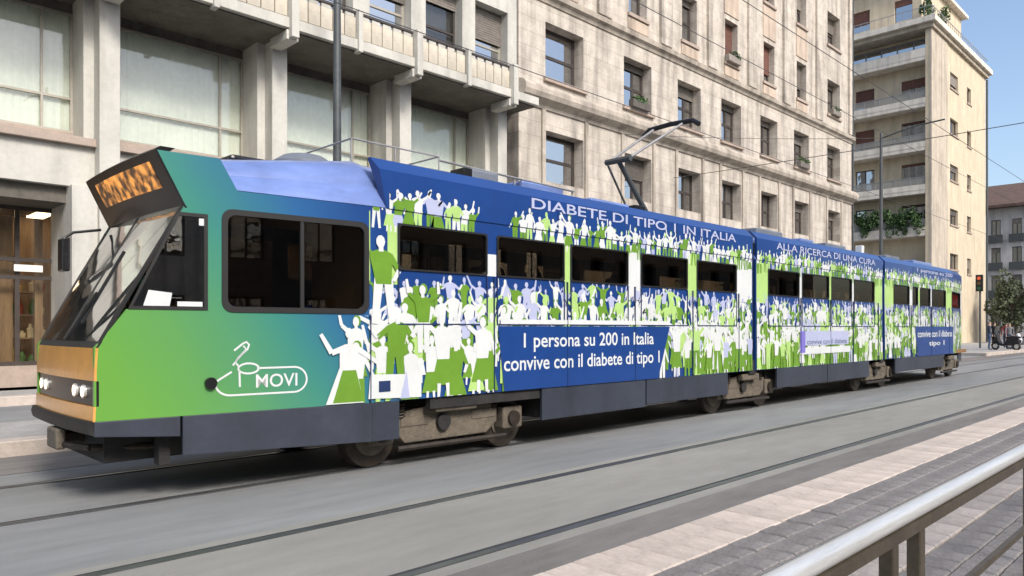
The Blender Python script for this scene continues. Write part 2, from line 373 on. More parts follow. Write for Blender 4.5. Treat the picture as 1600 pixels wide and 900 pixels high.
# main body behind the glass
MB().box(-13, 18.2, 22, 30, 0, 16).build('core', M['room'], lb)
MB().box(-13, 18.0, 16.80, 20.6, 8.90, 9.16).build('balcony_slab', M['stoneA'], lb, bevel=.01)
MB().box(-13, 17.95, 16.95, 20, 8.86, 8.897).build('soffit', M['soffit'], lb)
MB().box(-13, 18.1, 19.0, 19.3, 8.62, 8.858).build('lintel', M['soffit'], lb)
for i in range(len(PC) - 1):
    x0, x1 = PC[i] + .21, PC[i + 1] - .42
    MB().box(x0 + .002, PC[i + 1] - .212, 18.1, 19.25, 4.55, 5.44).build('spandrel', M['stoneA'], lb)
    MB().box(x0 + .002, PC[i + 1] - .212, 17.95, 19.25, 5.445, 5.62).build('sill', M['sillA'], lb, bevel=.01)
    MB().box(x0, x1, 18.95, 19.25, 5.622, 5.9).build('window_base', M['sillA'], lb)
    wd = window(lb, PY(18.98), x0, x1, 5.9, 8.62, 0, fw=.05, mull=(x0 + 2.78,), trans=(6.68,), gm='glassA', fm='frameA')
    # pleated curtain behind
    q = MB(); n = 70; yy = [19.10 + .009 * math.sin(i2 * 1.9 + rng.uniform(-.5, .5)) for i2 in range(n + 1)]
    for k in range(n):
        a, c = x0 + (x1 - x0) * k / n, x0 + (x1 - x0) * (k + 1) / n
        q.poly([(a, yy[k], 5.85), (c, yy[k + 1], 5.85), (c, yy[k + 1], 8.7), (a, yy[k], 8.7)])
    q.build('curtain', M['curtain'], wd, smooth=True, recalc=False)
    if i in (4, 5, 6):
        for (xa, xb, h) in ((x0 + 2.35, x0 + 2.68, .5), (x0 + 2.86, x0 + 3.02, .85), (x0 + 3.12, x0 + 3.28, .7)):
            MB().box(xa, xb, 19.08, 19.095, 8.6 - h, 8.6).build('blind', M['blind'], wd)  # white panels standing in for reflections and indoor lights on the glass
    # ground floor shop bay
    if i == 3:
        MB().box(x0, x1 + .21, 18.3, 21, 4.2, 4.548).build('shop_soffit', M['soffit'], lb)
        MB().box(4.45, 4.955, 17.85, 19.6, .15, 4.55).build('pier', M['stoneA'], lb, bevel=.01)
    fm = window(lb, PY(19.5), x0, x1 - (.2 if i == 3 else 0), .62, 4.2, 0, fw=.09, mull=(x0 + .55, x0 + 1.9, x0 + 2.42), trans=(2.6, 3.0) if i == 3 else (3.0,), gm='shopglass', name='shop_front')
    MB().box(x0, x1, 19.3, 19.7, .15, .618).build('plinth', M['sillA'], lb)
# shop interior: back wall, timber panels, shelves, ceiling lamps
MB().box(-12, 17.5, 21.5, 21.8, .3, 4.4).build('shop_back_wall', M['wood'], lb)
MB().box(-12, 17.5, 19.7, 21.5, .2, .5).build('shop_floor', M['wood'], lb)
MB().box(-12, 17.5, 19.7, 21.5, 4.22, 4.26).build('shop_ceiling', M['soffit'], lb)
for x in (1.9, 3.2, 4.3, 7.2, 11, 15):
    MB().box(x, x + .35, 20.0, 21.2, 4.17, 4.215).build('shop_lamp', M['shopwarm'], lb)
for x, wv in ((3.35, .42), (4.2, .16)):
    MB().box(x, x + wv, 19.9, 19.98, .62, 4.0).build('timber_panel', M['wood'], lb)
q = MB()
for z in (1.2, 1.75, 2.3): q.box(3.85, 4.6, 20.6, 21.1, z, z + .04)
q.build('shelf', M['wood'], lb)
goods = [mat('goods_' + n, c, .6, nscale=5, namt=.2) for n, c in (('cream', (.6, .5, .3, 1)), ('green', (.1, .2, .06, 1)), ('red', (.35, .08, .04, 1)), ('straw', (.5, .35, .1, 1)))]
for k in range(16):
    x = 3.9 + .2 * (k % 4) + rng.uniform(-.04, .04); z = (.62, 1.24, 1.79, 2.34)[k // 4]; h = rng.uniform(.16, .4)
    MB().tube([(x, 20.75, z), (x, 20.75, z + h * .6), (x, 20.75, z + h * .75), (x, 20.75, z + h)], [.07, .08, .04, .03], 10).build('shop_jar', goods[rng.randrange(4)], lb, smooth=True)
MB().box(3.7, 4.25, 19.40, 19.44, 2.73, 2.88).build('shop_sign', M['blind'], lb)
# balcony parapet: posts, panels one by one, rails
PO = [9.05 + 3.87 * k for k in range(-5, 3)]
for x in PO:
    MB().box(x - .1, x + .1, 16.66, 16.98, 8.66, 9.95).build('balcony_post', M['stoneA'], lb, bevel=.01)
    MB().box(x + 1.87, x + 2.0, 16.72, 16.98, 8.82, 9.95).build('balcony_post', M['stoneA'], lb, bevel=.01) if x < 16 else None
    MB().box(x - .16, x + .16, 16.82, 17.7, 8.62, 8.855).build('bracket', M['stoneA'], lb, bevel=.01)
pn = piece_mesh('parapet_panel', .33, .56, .07, M['panelA'], .012)
for k in range(len(PO) - 1):
    for h in range(2):
        xa = PO[k] + .1 + h * 1.9; n = 5
        for i in range(n):
            x = xa + (i + .5) * 1.77 / n
            put('parapet_panel', pn, (x, 16.93, 9.47), lb, (R(90), 0, 0), (1, 1, 1))
            MB().box(x - .13, x + .13, 16.9, 16.98, 9.77, 9.865).build('parapet_block', M['stoneA'], lb) if x > 4 else None
MB().box(-11, 17.0, 16.86, 17.0, 9.16, 9.182).build('parapet_rail', M['stoneA'], lb)
MB().box(-11, 17.0, 16.87, 17.0, 9.87, 9.93).build('parapet_rail', M['darkframe'], lb)
# upper floor with windows behind the balcony
holes = []; ux = [14.2 + 2.06 * k - 12.36 * 2 for k in range(14)]
holes = [(x, x + 1.5, 9.3, 12.3) for x in ux if -12.9 < x < 16.6]
MB().wall(PY(18.05), -13, 18.2, 9.165, 16, holes, .5).build('wall', M['stoneA'], lb)
for k, h in enumerate(holes):
    wd = window(lb, PY(18.05), *h, .38, fw=.07, trans=(11.05,), shut=(.5, 1.1, .35, .9)[k % 4], gm='glassB' if k % 3 else 'glassA', fm='frameA' if k % 2 else 'darkframe')
MB().box(-13, 18.2, 18.6, 22, 9.2, 15.9).build('upper_room', M['room'], lb)

# ------------------------------------------------------------------ middle building
mb = thing('stone_palazzo', 'beige travertine palazzo with rows of recessed windows and two string courses', 'building', (33, 18, 0))
cx = [20.7, 25.32, 29.3, 33.12, 37.12, 41.1, 45.68]
rows = [(6.78, 8.62, 1.95, .32), (10.52, 12.55, 1.95, .34), (14.4, 16.5, 1.25, .3), (18.6, 20.6, 1.25, .3), (22.6, 24.6, 1.25, .3)]
holes = []
for c in cx:
    for (a, bz, wd_, dd) in rows:
        wv = wd_ if c < 45 or wd_ > 1.5 else 1.9
        if c < 21 and wd_ > 1.5: wv = 2.15
        holes.append((c - wv / 2, c + wv / 2, a, bz))
    holes.append((c - 1.2, c + 1.2, .6, 4.6))
MB().wall(PY(18.0), 18.25, 48.5, .15, 27, holes, .6).build('wall', M['stoneB'], mb)
MB().box(18.3, 48.45, 19.6, 30, .2, 27).build('core', M['room'], mb)
MB().box(48.3, 48.5, 18.61, 30, .15, 27).build('side_wall', M['stoneB'], mb)
for k, h in enumerate(holes):
    ci, ri = divmod(k, 6)
    if ri == 5:
        window(mb, PY(18), *h, .35, fw=.1, mull=((h[0] + h[1]) / 2,), trans=(3.6,), gm='glassB', name='shop_window'); continue
    sh = 0
    if ri == 1: sh = 0 if ci in (0,) else rng.choice((.45, .55, .3))
    elif ri == 0: sh = 0 if ci in (0, 3) else rng.choice((.5, .9, .35, .0))
    else: sh = rng.choice((.25, 1.35, .9, .3, 0))
    red = (ri >= 2 and ci in (3, 4)) or (ri == 0 and ci in (3, 4))
    if ri >= 2 and ci in (3, 4): sh = 1.5
    z = h[2] + (h[3] - h[2]) * .5
    window(mb, PY(18), *h, .46 if h[1] - h[0] > 1.5 else .36, fw=.115, mull=(h[0] + (h[1] - h[0]) * .62,) if ri < 2 and ci else (), trans=(z,), shut=sh, sill=.12 if ri == 1 else (.1 if ri > 1 else 0), sm='redblind' if red else 'shutter')
for (c, z) in ((25.32, 10.52), (33.12, 14.4), (45.68, 14.4), (41.1, 10.52)):
    bx2 = MB().box(c - .7, c + .5, 17.72, 17.96, z - .02, z + .3).build('window_box', M['shutter'], mb, bevel=.02)
    q = MB(); leaves(q, (c - .1, 17.84, z + .36), (.6, .2, .2), 160, .07); q.build('window_box_plants', M['leaf2'], bx2, recalc=False)
def course(x0, x1, prof, m, parent, name):
    b = MB(); n = len(prof); b.v = [(x, 18 - p, z) for x in (x0, x1) for p, z in prof]
    for i in range(n): b.f.append((i, (i + 1) % n, n + (i + 1) % n, n + i)); b.m.append(0)
    b.f += [tuple(range(n)), tuple(range(2 * n - 1, n - 1, -1))]; b.m += [0, 0]
    return b.build(name, m, parent)
course(18.2, 48.62, [(-.02, 9.34), (.06, 9.34), (.1, 9.46), (.2, 9.52), (.36, 9.62), (.42, 9.78), (.40, 9.95), (.3, 10.08), (.12, 10.16), (-.02, 10.18)], M['stoneB2'], mb, 'string_course')
course(18.2, 48.58, [(-.02, 13.2), (.05, 13.2), (.1, 13.34), (.22, 13.4), (.25, 13.58), (.1, 13.68), (-.02, 13.7)], M['stoneB2'], mb, 'string_course')
course(18.2, 48.7, [(-.02, 26.5), (.1, 26.5), (.6, 26.8), (.65, 27.05), (-.02, 27.1)], M['stoneB2'], mb, 'cornice')
# pilaster strips on the upper storeys, between the windows
px = [(cx[i] + cx[i + 1]) / 2 for i in range(6)]
for x in [18.55] + px + [48.1]:
    wv = .85 if 19 < x < 48 else .4
    MB().box(x - wv / 2, x + wv / 2, 17.86, 18.02, 13.71, 26.48).build('pilaster', M['stoneB'], mb, bevel=.02)
for c in cx[:6]:
    for (za, zb) in ((13.75, 14.2), (16.75, 18.35), (20.8, 22.4)):
        MB().box(c - .72, c + .72, 17.955, 18.02, za, zb).build('spandrel_panel', M['pinkst'], mb, bevel=.01)
# projecting window surrounds on the second row and piers on the first
for i, c in enumerate(cx):
    wv = 1.02 if i else 1.12
    for s in (-1, 1):
        MB().box(c + s * (wv + .09) - .09, c + s * (wv + .09) + .09, 17.93, 18.02, 6.2, 9.33).build('jamb', M['stoneB2'], mb)
MB().box(48.52, 48.62, 17.9, 18.0, .15, 26).build('downpipe', M['pole'], mb)

# ------------------------------------------------------------------ corner apartment block
ab = thing('apartment_block', 'cream apartment block on the corner with deep white balconies', 'building', (65, 18, 0))
YC = 18.0; ZB = [5.4, 8.9, 12.3, 15.75, 19.25, 23.0]
hs = []
for zt in (23.25, 19.35, 15.42, 11.65, 7.85):
    hs += [(70.3, 72.7, zt - 1.35, zt), (75.6, 76.9, zt - 1.5, zt - .1)]
MB().wall(PY(YC), 65.0, 82.1, .15, 25.4, hs, .4).build('wall', M['yellow'], ab)
for h in hs:
    a = ((h[0] + h[1]) / 2)
    window(ab, PY(YC), *h, .2, fw=.1, mull=(a,), shut=rng.choice((.0, .5, .9)), gm='glassB', sm='shutter', sill=.08)
MB().box(81.7, 82.1, 18.41, 34, .15, 25.4).build('side_wall', M['yellow'], ab)
MB().box(64.98, 69.4, 17.94, 18.1, .15, 25.4).build('corner_pier', M['greypier'], ab)
bh = []
for z in ZB[1:5]:
    bh += [(18.5, 20.6, z + 1.35, z + 2.75), (22.75, 24.3, z + .4, z + 2.75), (26.5, 28.5, z + 1.35, z + 2.75)]
bh += [(18.45, 31, 23.9, 25.2)]
MB().wall(PX(66.4), 18.41, 34, .15, 25.4, bh, .35).build('recess_wall', M['yellow'], ab)
MB().box(68, 81.6, 18.45, 34, .3, 25.3).build('core', M['room'], ab)
for h in bh[:-1]:
    door = h[3] - h[2] > 2
    ri = round((h[2] - 8.9) / 3.4)
    wide = [h[0] + (h[1] - h[0]) * t for t in ((.5,) if door else (.25, .5, .75))]
    window(ab, PX(66.4), *h, .15, fw=.08, mull=wide, shut=(.7 if ri > 2 else .2) if not door else (1.4 if ri > 1 else 0), gm='glassB', sm='redblind', fm='darkframe' if door else 'frameA', name='balcony_door' if door else 'window')
window(ab, PX(66.4), *bh[-1], .15, fw=.1, mull=[18.45 + 1.26 * k for k in range(1, 10)], gm='glassB', fm='bluegrey')
for k, z in enumerate(ZB):
    s = MB().box(65.02, 66.39, 18.41, 34, z, z + .3).build('balcony_slab', M['white'], ab)
    if k < 5:
        MB().box(65.0, 65.13, 18.41, 34, z + .3, z + .72).build('balcony_parapet', M['white'], ab)
        MB().poly([(65.06, 18.415, z + .74), (65.06, 34, z + .74), (65.06, 34, z + 1.3), (65.06, 18.415, z + 1.3)]).build('balcony_glass', M['rail_glass'], ab, recalc=False)
        q = MB().box(65.04, 65.09, 18.41, 34, z + 1.3, z + 1.35)
        for i in range(14): q.box(65.04, 65.08, 18.3 + 1.2 * i, 18.34 + 1.2 * i, z + .72, z + 1.3)
        q.build('balcony_rail', M['railing'], ab)
    else:
        MB().box(65.0, 65.15, 18.41, 34, z + .3, z + .95).build('balcony_parapet', M['white'], ab)
MB().box(64.7, 82.3, 17.75, 35, 25.42, 25.75).build('roof_slab', M['greypier'], ab)
MB().box(64.3, 82.6, 17.5, 35, 25.76, 26.2).build('roof_slab', M['white'], ab)
pw = MB().wall(PX(67.2), 19.3, 33, 26.21, 30.6, [(20, 21.4, 27.4, 29.2), (23.4, 25, 27.4, 29.2)], .3).build('penthouse_wall', M['yellow'], ab)
window(ab, PX(67.2), 20, 21.4, 27.4, 29.2, .15, shut=.5, sm='redblind'); window(ab, PX(67.2), 23.4, 25, 27.4, 29.2, .15, shut=1.2, sm='redblind')
MB().box(67.5, 79, 19.3, 33, 26.21, 30.6).build('penthouse_wall', M['yellow'], ab)
MB().box(66.7, 79.5, 18.8, 33.5, 30.61, 30.9).build('penthouse_roof', M['white'], ab)
q = MB().box(64.6, 64.64, 17.8, 34, 27.05, 27.1)
for i in range(30): q.box(64.6, 64.63, 17.8 + .54 * i, 17.83 + .54 * i, 26.2, 27.05)
q.box(64.64, 82, 17.8, 17.84, 27.05, 27.1)
for i in range(28): q.box(64.9 + .6 * i, 64.93 + .6 * i, 17.8, 17.83, 26.2, 27.05)
q.build('terrace_railing', M['railing'], ab)
MB().tube([(82.2, 17.9, .15), (82.2, 17.9, 25.3)], .09).build('downpipe', M['pole'], ab)

# ------------------------------------------------------------------ far building
fb = thing('townhouse', 'far white townhouse with brown tiled roof behind the trees', 'building', (100, 5, 0))
hs = []
for c in range(14):
    y = 20.9 - 2.05 * c
    for z in (1.0, 5.1, 8.3, 11.5): hs.append((y - .48, y + .48, z, z + (2.0 if z < 14 else 1.8) + (.5 if z > 2 else 1.2)))
MB().wall(PX(100), -12, 21.9, .15, 15.3, hs, .5).build('wall', M['farwall'], fb)
MB().box(101, 112, -12, 21.8, .2, 15.3).build('core', M['room'], fb)
for k, h in enumerate(hs):
    wn = window(fb, PX(100), *h, .18, fw=.09, mull=((h[0] + h[1]) / 2,), shut=.6 if k % 3 else 0, gm='glassB')
    if h[2] > 2: MB().box(99.72, 99.99, h[0] - .25, h[1] + .25, h[2] - .12, h[2] - .01).box(99.72, 99.76, h[0] - .25, h[1] + .25, h[2] - .01, h[2] + .75).build('balconette', M['pole'], fb)
b = MB(); b.v = [(98.8, -13, 15.31), (98.8, 23, 15.31), (106, 23, 19), (106, -13, 19), (113, -13, 15.31), (113, 23, 15.31), (98.8, -13, 15.6), (98.8, 23, 15.6), (113, -13, 15.6), (113, 23, 15.6)]
b.f = [(6, 7, 2, 3), (3, 2, 9, 8), (0, 1, 7, 6), (4, 5, 9, 8), (0, 1, 5, 4), (1, 5, 9, 2, 7), (0, 4, 8, 3, 6)]; b.m = [0] * 7
b.build('roof', M['rooftile'], fb)
MB().box(103, 104, 12, 13.2, 17, 20).build('chimney', M['farwall'], fb)

# ------------------------------------------------------------------ unseen building added behind the stop, dark backing for window reflections
ob = thing('facing_building', 'long brown stone building across the street behind the tram stop', 'building', (20, -24, 0))
PB = lambda u, v, d: (u, -24 - d, v)
hs = [(x, x + 1.6, z, z + 2.2) for x in [-38 + 3.6 * k for k in range(34)] for z in (.8, 4.8, 8.6, 12.0)]
M['facing'] = mat('brown_stone', (.24, .20, .16, 1), .85, nscale=1, namt=.2, stain=.4)
MB().wall(PB, -42, 86, .15, 15.2, hs, .4).build('wall', M['facing'], ob)
MB().box(-42, 86, -36, -25, .15, 15.1).build('core', M['room'], ob)
MB().box(-42.3, 86.3, -36, -23.6, 15.21, 15.6).build('cornice', M['facing'], ob)
for h in hs[::1]:
    if 0 < h[0] < 40: window(ob, PB, *h, .25, fw=.1, mull=((h[0] + h[1]) / 2,), gm='glassB')

# ------------------------------------------------------------------ tram
TC = 7.305; HW = 1.175; YS = TC - HW
def taper(x):
    if x < 4.15: return .27 * (4.15 - x) / 2.4
    if x > 24.2: return .22 * (x - 24.2) / 1.8
    return 0
def W(x, y, z=0):   # narrows the body towards both ends
    return TC + (y - TC) * (1 - taper(x) / HW)
tram = thing('tram', 'long three-section tram wrapped in green and blue advert with crowd print', 'tram', (1.75, TC, 0))
TX0 = 1.75
# paint that runs from lime at the nose through teal to blue: printed wrap, in the tram's own coordinates
def wrap_mat():
    m = bpy.data.materials.new('gradient_wrap'); m.use_nodes = True; t = m.node_tree; L = t.links; p = t.nodes['Principled BSDF']
    tc = t.nodes.new('ShaderNodeTexCoord'); sp = t.nodes.new('ShaderNodeSeparateXYZ'); L.new(tc.outputs['Object'], sp.inputs[0])
    def math_(op, a, b_):
        n = t.nodes.new('ShaderNodeMath'); n.operation = op
        for k, q in enumerate((a, b_)):
            if isinstance(q, (int, float)): n.inputs[k].default_value = q
            else: L.new(q, n.inputs[k])
        return n.outputs[0]
    zz = math_('SUBTRACT', sp.outputs[2], .72)
    fac = math_('ADD', math_('MULTIPLY', sp.outputs[0], .275), math_('MULTIPLY', zz, .19))
    n = t.nodes.new('ShaderNodeTexNoise'); n.inputs['Scale'].default_value = .9; L.new(tc.outputs['Object'], n.inputs[0])
    fac = math_('ADD', fac, math_('MULTIPLY', math_('SUBTRACT', n.outputs[0], .5), .12))
    cr = t.nodes.new('ShaderNodeValToRGB'); e = cr.color_ramp.elements
    e[0].position = .10; e[0].color = S(98, 154, 62)
    e[1].position = 1.0; e[1].color = S(24, 60, 122)
    for pz, c in ((.30, S(88, 146, 82)), (.55, S(58, 128, 116)), (.78, S(40, 92, 142))):
        q = e.new(pz); q.color = c
    L.new(fac, cr.inputs[0]); L.new(cr.outputs[0], p.inputs['Base Color'])
    p.inputs['Roughness'].default_value = .3; p.inputs['Coat Weight'].default_value = .35; p.inputs['Coat Roughness'].default_value = .12
    n2 = t.nodes.new('ShaderNodeTexNoise'); n2.inputs['Scale'].default_value = 2.2; n2.inputs['Detail'].default_value = 3; L.new(tc.outputs['Object'], n2.inputs[0])
    bp = t.nodes.new('ShaderNodeBump'); bp.inputs['Strength'].default_value = .06; bp.inputs['Distance'].default_value = .02
    L.new(n2.outputs[0], bp.inputs['Height']); L.new(bp.outputs[0], p.inputs['Normal']); return m
M['wrap'] = wrap_mat()
M['roofp'] = mat('lilac_blue_roof_paint', S(104, 124, 176), .32, nscale=1.2, namt=.22, coat=.5, stain=.2, streak=(.4, 1, 1))  # lilac of the reflected sky put into the roof's base colour
M['deck'] = mat('roof_deck', S(105, 112, 122), .6, nscale=2, namt=.2)
M['pwhite'] = mat('print_white', (.62, .645, .64, 1), .4, nscale=2, namt=.05, coat=.1)
M['plilac'] = mat('print_lilac', S(172, 178, 206), .4, nscale=2, namt=.05, coat=.1)
M['pgreen'] = mat('print_green', S(100, 142, 44), .4, nscale=2, namt=.08, coat=.1)
M['pgreen2'] = mat('print_pale_green', S(168, 202, 120), .4, nscale=2, namt=.08, coat=.1)
M['pblue'] = mat('print_blue', S(20, 60, 124), .35, nscale=1, namt=.08, coat=.25)
M['pdark'] = mat('print_navy', S(34, 52, 92), .4, nscale=2, namt=.1, coat=.1)
M['film'] = mat('window_film', S(48, 66, 132), .3, nscale=1.2, namt=.12, coat=.2)
M['rubber'] = mat('rubber', (.012, .012, .012, 1), .55)
M['skirt'] = mat('slate_skirt', S(54, 59, 70), .45, nscale=2, namt=.16, stain=.25)
M['under'] = mat('underframe', (.02, .019, .018, 1), .8, nscale=5, namt=.4)
M['bogie'] = mat('dusty_bogie', S(98, 90, 78), .8, nscale=7, namt=.35, bump=.3, bscale=40)
M['wheel'] = mat('wheel_steel', S(62, 55, 48), .5, .5, nscale=9, namt=.3)
M['orange'] = mat('orange_nose_paint', S(214, 156, 82), .22, nscale=2, namt=.14, coat=.4)
M['black'] = mat('black_panel', (.012, .012, .013, 1), .25, nscale=3, namt=.2)
M['tglass'] = glass('tram_glass', (.56, .52, .46, 1), .045, rise=.16)
M['wscreen'] = glass('windscreen_glass', (.5, .51, .49, 1), .36)
M['frontglass'] = glass('front_screen_glass', (.45, .46, .45, 1), .62, rough=.04, body=(.4, .42, .4, 1), bodyfac=.12, wob=.15)
M['wood2'] = mat('interior_timber', (.22, .12, .05, 1), .5, nscale=4, namt=.3, streak=(.5, 4, 4))
M['cream'] = mat('interior_cream', (.52, .39, .25, 1), .6, nscale=2, namt=.15)
M['pole_y'] = mat('grab_pole', (.55, .5, .42, 1), .3, .6)
M['head'] = emis('headlight_lens', (1, .8, .55, 1), 1.6)
M['redl'] = emis('red_sign', (.5, .03, .03, 1), .25)

cars = [(1.75, 12.02), (12.13, 18.42), (18.53, 26.0)]
wins = [[(4.47, 5.69), (5.86, 7.02), (7.16, 8.37), (8.69, 9.9), (10.19, 11.43)],
        [(12.6, 13.87), (14.02, 15.28), (15.43, 16.5), (16.66, 17.86)],
        [(19.18, 20.32), (20.6, 21.0), (21.2, 22.05), (22.22, 23.47), (24.1, 25.7)]]
WZ0, WZ1 = 2.06, 2.515
lean_ = lambda v: max(0, v - 3.045) * .95
PS = lambda side: ((lambda u, v, d: (u, W(u, YS + d + lean_(v)), v)) if side == 0 else (lambda u, v, d: (u, W(u, 2 * TC - YS - d - lean_(v)), v)))
bodies = []
for ci, (x0, x1) in enumerate(cars):
    b = MB()
    for side in (0, 1):
        hl = [(a, c, WZ0, WZ1) for a, c in wins[ci]]
        xs = x0
        if ci == 0:
            hl.append((2.74, 4.09, 1.62, 2.47)); xs = 2.6
        b.wall(PS(side), xs, x1, .72, 2.66, hl, .05, ru=(4.15, 24.2, 25.1) if ci != 1 else ())
        if ci == 0:   # slanted cab side
            for pts in ([(1.75, .72), (2.6, .72), (2.6, 1.61), (1.98, 1.61), (1.75, 1.3)], [(2.36, 2.42), (2.6, 2.42), (2.6, 2.925), (2.19, 2.925), (2.41, 2.5)]):
                b.prism(pts, PS(side), 0, .05)
            b.prism([(2.6, 2.6601), (2.85, 2.6601), (2.70, 2.925), (2.6, 2.925)], PS(side), 0, .05)
    body = b.build('car_body', M['wrap'], tram); bodies.append(body)
    # rounded roof
    prof = [(0, 2.665), (.025, 2.70), (.11, 2.80), (.14, 2.82), (.145, 2.835), (.26, 2.95), (.36, 3.0), (.7, 3.025), (HW, 3.03)]
    prof = prof + [(2 * HW - a, z) for a, z in prof[-2::-1]]
    st = [2.45, 2.9, 3.5, 4.15, 4.3, 6, 9, x1] if ci == 0 else ([x0, 14, 16, x1] if ci == 1 else [x0, 21, 24.2, 25, 25.7, x1])
    b = MB(); n = len(prof)
    for x in st:
        kz = (.80 + (x - 2.45) * .405) if ci == 0 and x < 4.2 else 1.40
        for a, z in prof: b.v.append((x, W(x, YS + a), 2.665 + (z - 2.665) * kz))
    for i in range(len(st) - 1):
        for k in range(n - 1): b.f.append((i * n + k, i * n + k + 1, (i + 1) * n + k + 1, (i + 1) * n + k)); b.m.append(0)
    b.f += [tuple(range(n)), tuple((len(st) - 1) * n + k for k in range(n))[::-1]]; b.m += [0, 0]
    b.build('roof', M['roofp'], tram, smooth=True)
    # roof-edge fairing carrying the lettering
    fx0 = 4.2 if ci == 0 else x0 + .02
    for side in (0, 1):
        P = PS(side); q = MB()
        xs = [fx0, x1 - .02] if ci < 2 else [fx0, 24.2, x1 - .02]
        for i in range(len(xs) - 1):
            q.prism([(xs[i] + (.12 if ci == 0 and i == 0 else 0), 2.66), (xs[i + 1], 2.66), (xs[i + 1], 3.045), (xs[i + 1], 3.175), (xs[i], 3.175), (xs[i] + .03 * (ci == 0 and i == 0), 3.045)], P, -.012, .03)
        q.build('fairing', M['pblue'], tram)
    MB().box(fx0, x1 - .05, YS + .55, 2 * TC - YS - .55, 3.178, 3.188).build('roof_deck', M['deck'], tram)
    # windows, gaskets and printed film
    for side in (0, 1):
        P = PS(side)
        for k, (a, c) in enumerate(wins[ci]):
            q = MB(); sg = 5; r = .06
            def rr(x0_, x1_, z0_, z1_, r_):
                pts = []
                for cxx, czz, t0 in ((x1_ - r_, z1_ - r_, 0), (x0_ + r_, z1_ - r_, 90), (x0_ + r_, z0_ + r_, 180), (x1_ - r_, z0_ + r_, 270)):
                    for i in range(sg): tt = R(t0 + 90 * i / (sg - 1)); pts.append((cxx + r_ * math.cos(tt), czz + r_ * math.sin(tt)))
                return pts
            o_ = rr(a - .010, c + .010, WZ0 - .010, WZ1 + .010, .03); i_ = rr(a + .008, c - .008, WZ0 + .008, WZ1 - .008, .045)
            n2 = len(o_); bb = len(q.v)
            q.v += [P(u, v, -.016) for u, v in o_] + [P(u, v, -.016) for u, v in i_] + [P(u, v, .03) for u, v in i_] + [P(u, v, .0) for u, v in o_]
            for i in range(n2):
                j = (i + 1) % n2
                q.f += [(i, j, n2 + j, n2 + i), (n2 + i, n2 + j, 2 * n2 + j, 2 * n2 + i), (3 * n2 + i, 3 * n2 + j, j, i)]; q.m += [0, 0, 0]
            wn = q.build('window', M['rubber'], tram)
            red = ci == 2 and k == 4
            MB().prism([(a, WZ0), (c, WZ0), (c, WZ1), (a, WZ1)], P, .008, .014).build('pane', M['tglass'], wn)
            if red and side == 0:
                MB().prism([(a + .05, WZ0 + .04), (c - .05, WZ0 + .04), (c - .05, WZ1 - .05), (a + .05, WZ1 - .05)], P, .06, .08).build('side_display', M['redl'], wn)
            if side == 0:   # seam of the filmed lower light
                q = MB()
                for (ua, ub, va, vb) in ((a - .012, a + .004, 1.5, WZ0 - .013), (c - .004, c + .012, 1.5, WZ0 - .013), (a - .012, c + .012, 1.49, 1.505)):
                    q.prism([(ua, va), (ub, va), (ub, vb), (ua, vb)], P, -.0165, .0)
                q.build('film_seam', M['pdark'], wn)
# cab side windows, passenger-side large window
for side in (0, 1):
    P = PS(side)
    q = MB(); o_ = [(1.985, 1.61), (2.6, 1.61), (2.6, 2.43), (2.36, 2.43)]; i_ = [(2.02, 1.635), (2.57, 1.635), (2.57, 2.40), (2.375, 2.40)]
    q.v += [P(u, v, -.008) for u, v in o_] + [P(u, v, -.008) for u, v in i_] + [P(u, v, .03) for u, v in i_]
    for i in range(4):
        j = (i + 1) % 4; q.f += [(i, j, 4 + j, 4 + i), (4 + i, 4 + j, 8 + j, 8 + i)]; q.m += [0, 0]
    wn = q.build('cab_window', M['rubber'], tram)
    MB().prism(i_, P, .01, .015).build('pane', M['wscreen'], wn)
    if side == 0:
        MB().prism([(2.10, 1.64), (2.30, 1.64), (2.32, 1.75), (2.14, 1.77)], P, .0055, .0085).build('paper_notice', M['pwhite'], wn)
        MB().prism([(2.36, 1.64), (2.56, 1.64), (2.56, 1.68), (2.36, 1.68)], P, .0055, .0085).build('paper_notice', M['pwhite'], wn)
        MB().prism([(2.53, 2.33), (2.57, 2.33), (2.57, 2.39), (2.53, 2.39)], P, .0, .004).build('sticker', M['pwhite'], wn)
    q = MB(); o_ = rr(2.715, 4.115, 1.595, 2.495, .09); i_ = rr(2.765, 4.065, 1.645, 2.445, .07); n2 = len(o_)
    q.v += [P(u, v, -.01) for u, v in o_] + [P(u, v, -.01) for u, v in i_] + [P(u, v, .035) for u, v in i_] + [P(u, v, 0) for u, v in o_]
    for i in range(n2):
        j = (i + 1) % n2
        q.f += [(i, j, n2 + j, n2 + i), (n2 + i, n2 + j, 2 * n2 + j, 2 * n2 + i), (3 * n2 + i, 3 * n2 + j, j, i)]; q.m += [0, 0, 0]
    wn = q.build('window', M['rubber'], tram)
    MB().prism([(2.74, 1.62), (4.09, 1.62), (4.09, 2.47), (2.74, 2.47)], P, .012, .018).build('pane', M['tglass'], wn)
    MB().prism([(3.42, 1.645), (3.455, 1.645), (3.455, 2.445), (3.42, 2.445)], P, -.004, .03).build('window_bar', M['rubber'], wn)
